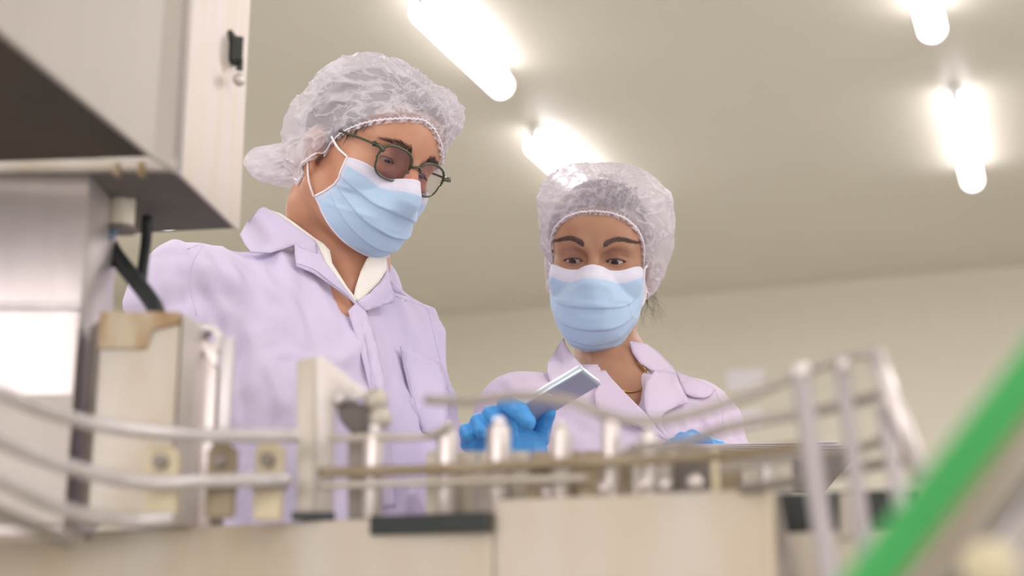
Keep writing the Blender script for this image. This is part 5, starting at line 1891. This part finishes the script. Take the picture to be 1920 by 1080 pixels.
# --- plastic guide blocks at the left, behind the rails
for px, y0, y1, Y, hw, m_, lab in ((300, 835, 985, 1.09, 30, 'plastic_ivory', 'ivory guide block clamped on the left curve, in front of the steel cover'),
                                 (502, 828, 965, 1.14, 26, 'plastic_ivory', 'ivory guide block left of the tall pale bracket'),
                                 (412, 830, 975, 1.12, 26, 'brown', 'bronze-coloured rail support right of the bent bracket')):
    a = P(px - hw, (y0 + y1) / 2, Y); b = P(px + hw, (y0 + y1) / 2, Y); zt_ = P(px, y0, Y)[2]
    t = thing('guide_block', lab, 'guide block', ((a[0] + b[0]) / 2, a[1], ZT))
    cx = (a[0] + b[0]) / 2; wd_ = b[0] - a[0]
    V, Fc = prism([(a[0], Y, ZT), (b[0], Y, ZT), (b[0], Y, zt_ - .004), (cx + wd_ * .2, Y, zt_), (cx - wd_ * .3, Y, zt_), (a[0], Y, zt_ - .006)], (0, .016, 0), .0015); ob('block', V, Fc, M[m_], t, sharp=40)
    V, Fc = box((cx, Y + .002, ZT + (zt_ - ZT) * .45), (wd_ * 1.25, .022, .007), 0, .0015); ob('clamp_band', V, Fc, M['grey'], t, sharp=40)
    V, Fc = lathe([(.003, -.004), (.006, -.003), (.006, .004), (.003, .005)], (cx, Y - .004, ZT + (zt_ - ZT) * .75), 6, (0, -1, 0)); ob('bolt', V, Fc, M['grey'], t, sharp=30)

# --- round guide rails
def rail(pts, r, lab, m='steel_stained', n=60, group='round guide rails'):
    q = smooth_path([P(*a) for a in pts], n)
    V, Fc = tube(q, r, 12)
    return tag(ob('guide_rail', V, Fc, M[m]), lab, 'guide rail', group)
rail([(-40, 722, .92), (20, 745, .95), (90, 772, .99), (190, 797, 1.04), (310, 812, 1.08), (430, 817, 1.10), (560, 817, 1.12)], .0056, 'topmost round rail of the left curve', 'steel')
rail([(-40, 808, .90), (20, 835, .94), (100, 866, .98), (200, 894, 1.03), (290, 906, 1.07), (380, 902, 1.10), (545, 898, 1.125)], .0056, 'second round rail down on the left curve', 'steel')
rail([(-40, 884, .88), (20, 912, .92), (90, 945, .97), (170, 968, 1.02), (250, 976, 1.06), (320, 972, 1.08)], .0056, 'third round rail down on the left curve', 'steel')
rail([(-40, 945, .84), (20, 970, .87), (70, 990, .90), (130, 1015, .93)], .0050, 'lowest round rail at the bottom left corner', 'grey')
rail([(618, 822, 1.15), (700, 820, 1.14), (800, 818, 1.13), (850, 795, 1.11)], .0030, 'thin rail running right from the dark clamp', 'steel_stained')
rail([(600, 886, 1.145), (750, 882, 1.125), (900, 876, 1.105), (1050, 868, 1.08), (1220, 862, 1.05), (1400, 850, 1.02), (1500, 838, 1.0)], .0042, 'middle straight rail crossing the bright rollers', 'brown')
rail([(600, 910, 1.145), (750, 906, 1.125), (900, 902, 1.105), (1100, 896, 1.075)], .0030, 'lower straight rail crossing the bright rollers', 'steel_stained')
rail([(800, 750, 1.02), (880, 752, 1.0), (970, 742, .98), (1060, 750, .96), (1130, 775, .95), (1200, 790, .945), (1290, 778, .94), (1400, 742, .925), (1500, 700, .91), (1580, 670, .90), (1644, 656, .89)], .0036, 'top rail bending over the handheld device and rising to the right', 'rail_grey')
rail([(1180, 842, 1.0), (1280, 830, .97), (1350, 806, .95), (1420, 790, .94), (1500, 776, .93), (1580, 760, .92), (1668, 735, .90)], .0036, 'second rail of the rising right-hand guard', 'rail_grey')
rail([(1350, 880, 1.0), (1450, 862, .97), (1540, 850, .94), (1620, 838, .92), (1700, 805, .90)], .0034, 'third rail of the rising right-hand guard', 'rail_grey')
rail([(1390, 918, 1.0), (1480, 905, .96), (1560, 890, .93), (1640, 872, .91), (1720, 862, .90)], .0034, 'lowest rail of the rising right-hand guard', 'grey')

# --- chain guide plate behind the rollers, with upright ribs
Yg = 1.165
pl_ = thing('chain_guide', 'long tan chain guide plate behind the bright rollers, hiding the gloved palm', 'guide plate', P(1150, 900, Yg) * [1, 1, 0] + [0, 0, ZT])
for k in range(7):
    xa_ = 800 + k * 98
    y_a = 846 - k * .5
    a_, b_ = P(xa_, y_a, Yg), P(xa_ + 96, y_a, Yg); a_[2] = max(a_[2], ZT + .02); b_[2] = a_[2]
    V, Fc = prism([[a_[0], Yg, ZT + .001], [b_[0], Yg, ZT + .001], b_, a_], (0, .006, 0), .0015)
    ob('plate', V, Fc, M['brown' if k in (2, 3, 5) else 'steel_stained'], pl_, sharp=40)
    V, Fc = prism([P(xa_ + 40, y_a - 2, Yg - .002), P(xa_ + 58, y_a - 2, Yg - .002), [P(xa_ + 58, 900, Yg - .002)[0], Yg - .002, ZT + .001], [P(xa_ + 40, 900, Yg - .002)[0], Yg - .002, ZT + .001]], (0, -.006, 0), .001)
    ob('rib', V, Fc, M['plastic_ivory' if k % 2 else 'steel'], pl_, sharp=40)

# --- guide assembly between rollers and the right-hand guard
for k, (x0_, x1_, y0_, y1_, Y, m_, lab) in enumerate((
        (1085, 1180, 868, 925, 1.10, 'brown', 'low bronze-coloured carrier block below the open collar'),
        (1185, 1262, 858, 922, 1.09, 'steel_stained', 'steel carrier block with round screw heads, middle of the row'),
        (1268, 1330, 850, 920, 1.08, 'dark_steel', 'dark carrier block right of the screw heads'),
        (985, 1070, 880, 930, 1.12, 'brown', 'small bronze-coloured carrier block behind the fourth roller'))):
    a = P(x0_, y0_, Y); b = P(x1_, y0_, Y)
    t = thing('carrier_block', lab, 'carrier block', ((a[0] + b[0]) / 2, Y, ZT))
    zt_ = a[2]
    V, Fc = prism([(a[0], Y, ZT), (b[0], Y, ZT), (b[0], Y, zt_ - .004), (b[0] - .006, Y, zt_), (a[0] + .006, Y, zt_), (a[0], Y, zt_ - .004)], (0, .02, 0), .0015); ob('block', V, Fc, M[m_], t, sharp=40)
    V, Fc = box(((a[0] + b[0]) / 2, Y + .006, zt_ + .002), ((b[0] - a[0]) * .8, .02, .005), 0, .001); ob('top_clamp', V, Fc, M['grey'], t, sharp=40)
    for f in ((.3, .8) if k == 1 else (.5,)):
        V, Fc = lathe([(.003, -.002), (.006, -.002), (.0065, .003), (.004, .006)], (a[0] + (b[0] - a[0]) * f, Y - .003, ZT + (zt_ - ZT) * .5), 14, (0, -1, 0)); ob('screw_head', V, Fc, M['steel_bright'], t)

# --- right-hand guard: flat uprights and one slanting round bar
def slat(x0_, y0_, x1_, y1_, Y0, Y1, hw, lab, m='slat_grey'):
    a, b = P(x0_, y0_, Y0), P(x1_, y1_, Y1)
    n = 12
    q = smooth_path([a, (a + b) / 2, b], n)
    w_ = hw / FPX * Y0
    V, Fc = tube(q, w_, 14, flat=.85)
    t = thing('guard_upright', lab, 'upright', b, 'uprights of the right-hand guard')
    ob('oval_bar', V, Fc, M[m], t)
    V, Fc = lathe([(.002, -.003), (w_ * .8, -.002), (w_ * .9, .002), (w_ * .5, .005)], a + np.array([0, -.004, 0]), 16, (0, -1, .4)); ob('screw_head', V, Fc, M['steel_bright'], t)
slat(1500, 700, 1640, 1680, .90, .80, 22, 'widest grey upright of the right-hand guard, leftmost of three')
slat(1578, 690, 1676, 1460, .90, .82, 17, 'grey upright of the right-hand guard, middle of three')
slat(1655, 765, 1690, 960, .90, .84, 14, 'short grey upright of the right-hand guard, nearest the slanting bar')
V, Fc = tube([P(1640, 660, .89), P(1690, 790, .885), P(1728, 900, .88)], .0062, 14)
tag(ob('end_bar', V, Fc, M['steel_bright']), 'pale round bar slanting down at the right end of the rails', 'bar')

# --- dark opening and housing right of the bed
rh_ = thing('drive_housing', 'cream drive housing with a dark opening painted in, under the right-hand guard', 'machine housing', P(1600, 1100, .95) * [1, 1, 0] + [0, .06, 0])
V, Fc = prism([P(1436, 930, 1.02), P(1462, 925, 1.02), P(1500, 1120, 1.0), P(1462, 1120, 1.0)], (0, .03, 0), .002); ob('edge_frame', V, Fc, M['grey'], rh_, sharp=40)
V, Fc = prism([P(1455, 925, 1.05), P(1720, 915, 1.05), P(1720, 1005, 1.05), P(1470, 1005, 1.05)], (0, .02, 0), .002); ob('opening_shade', V, Fc, M['rubber'], rh_, sharp=40)  # black sheet painted as the shade inside the opening
V, Fc = prism([P(1465, 1000, 1.04), P(1760, 985, 1.04), P(1760, 1200, 1.04), P(1480, 1200, 1.04)], (0, .03, 0), .003); ob('cream_panel', V, Fc, M['cream'], rh_, sharp=40)
V, Fc = prism([P(1576, 925, 1.035), P(1602, 925, 1.035), P(1602, 1010, 1.035), P(1576, 1010, 1.035)], (0, .01, 0), .001); ob('divider', V, Fc, M['steel_stained'], rh_, sharp=40)
q = P(1620, 1300, 1.06)
V, Fc = prism([P(1520, 1010, 1.072), P(1760, 1010, 1.072), [P(1760, 1010, 1.072)[0], 1.072, .0], [P(1520, 1010, 1.072)[0], 1.072, .0]], (0, .05, 0), .002); ob('lower_body', V, Fc, M['steel_satin'], rh_, sharp=40)

# --- green strip and the steel channels below it
def strip(a, b, hw, lab, name, cat, m, thick=.012, grp=None):
    a, b = np.array(P(*a)), np.array(P(*b))
    d = b - a; d /= np.linalg.norm(d); s = np.cross(d, CF); s /= np.linalg.norm(s)
    w_ = hw / FPX * (a @ CF if False else (a[1] + b[1]) / 2)
    V, Fc = prism([a - s * w_, a + s * w_, b + s * w_, b - s * w_], CF * thick, min(.003, thick / 3))
    return tag(ob(name, V, Fc, M[m], sharp=40), lab, cat, grp)
strip((2370, 143, .56), (1180, 1671, .56), 42, 'bright green plastic strip slanting up at the right edge', 'green_strip', 'guide strip', 'green', .006)
strip((2360, 250, .63), (1235, 1660, .63), 14, 'dull brown-grey edging directly beneath the green strip', 'channel_lip', 'channel', 'brown', .008, 'slanting channels at the right edge')
strip((2010, 745, .66), (1310, 1635, .66), 24, 'pale steel channel slanting below the green strip', 'steel_channel', 'channel', 'steel_stained', .008, 'slanting channels at the right edge')
strip((2020, 800, .64), (1420, 1580, .64), 11, 'dark grey gap rail between the two pale steel channels', 'dark_rail', 'channel', 'dark_steel', .008, 'slanting channels at the right edge')
strip((2050, 850, .68), (1550, 1550, .68), 45, 'wide pale steel channel at the bottom right corner', 'steel_channel', 'channel', 'steel', .008, 'slanting channels at the right edge')
V, Fc = lathe([(.004, -.004), (.011, -.003), (.012, .004), (.008, .008), (.003, .009)], P(1852, 1062, .62), 18, (0, -1, -.2)); tag(ob('ivory_knob', V, Fc, M['plastic_ivory']), 'round ivory knob at the bottom edge, right of the green strip', 'knob')
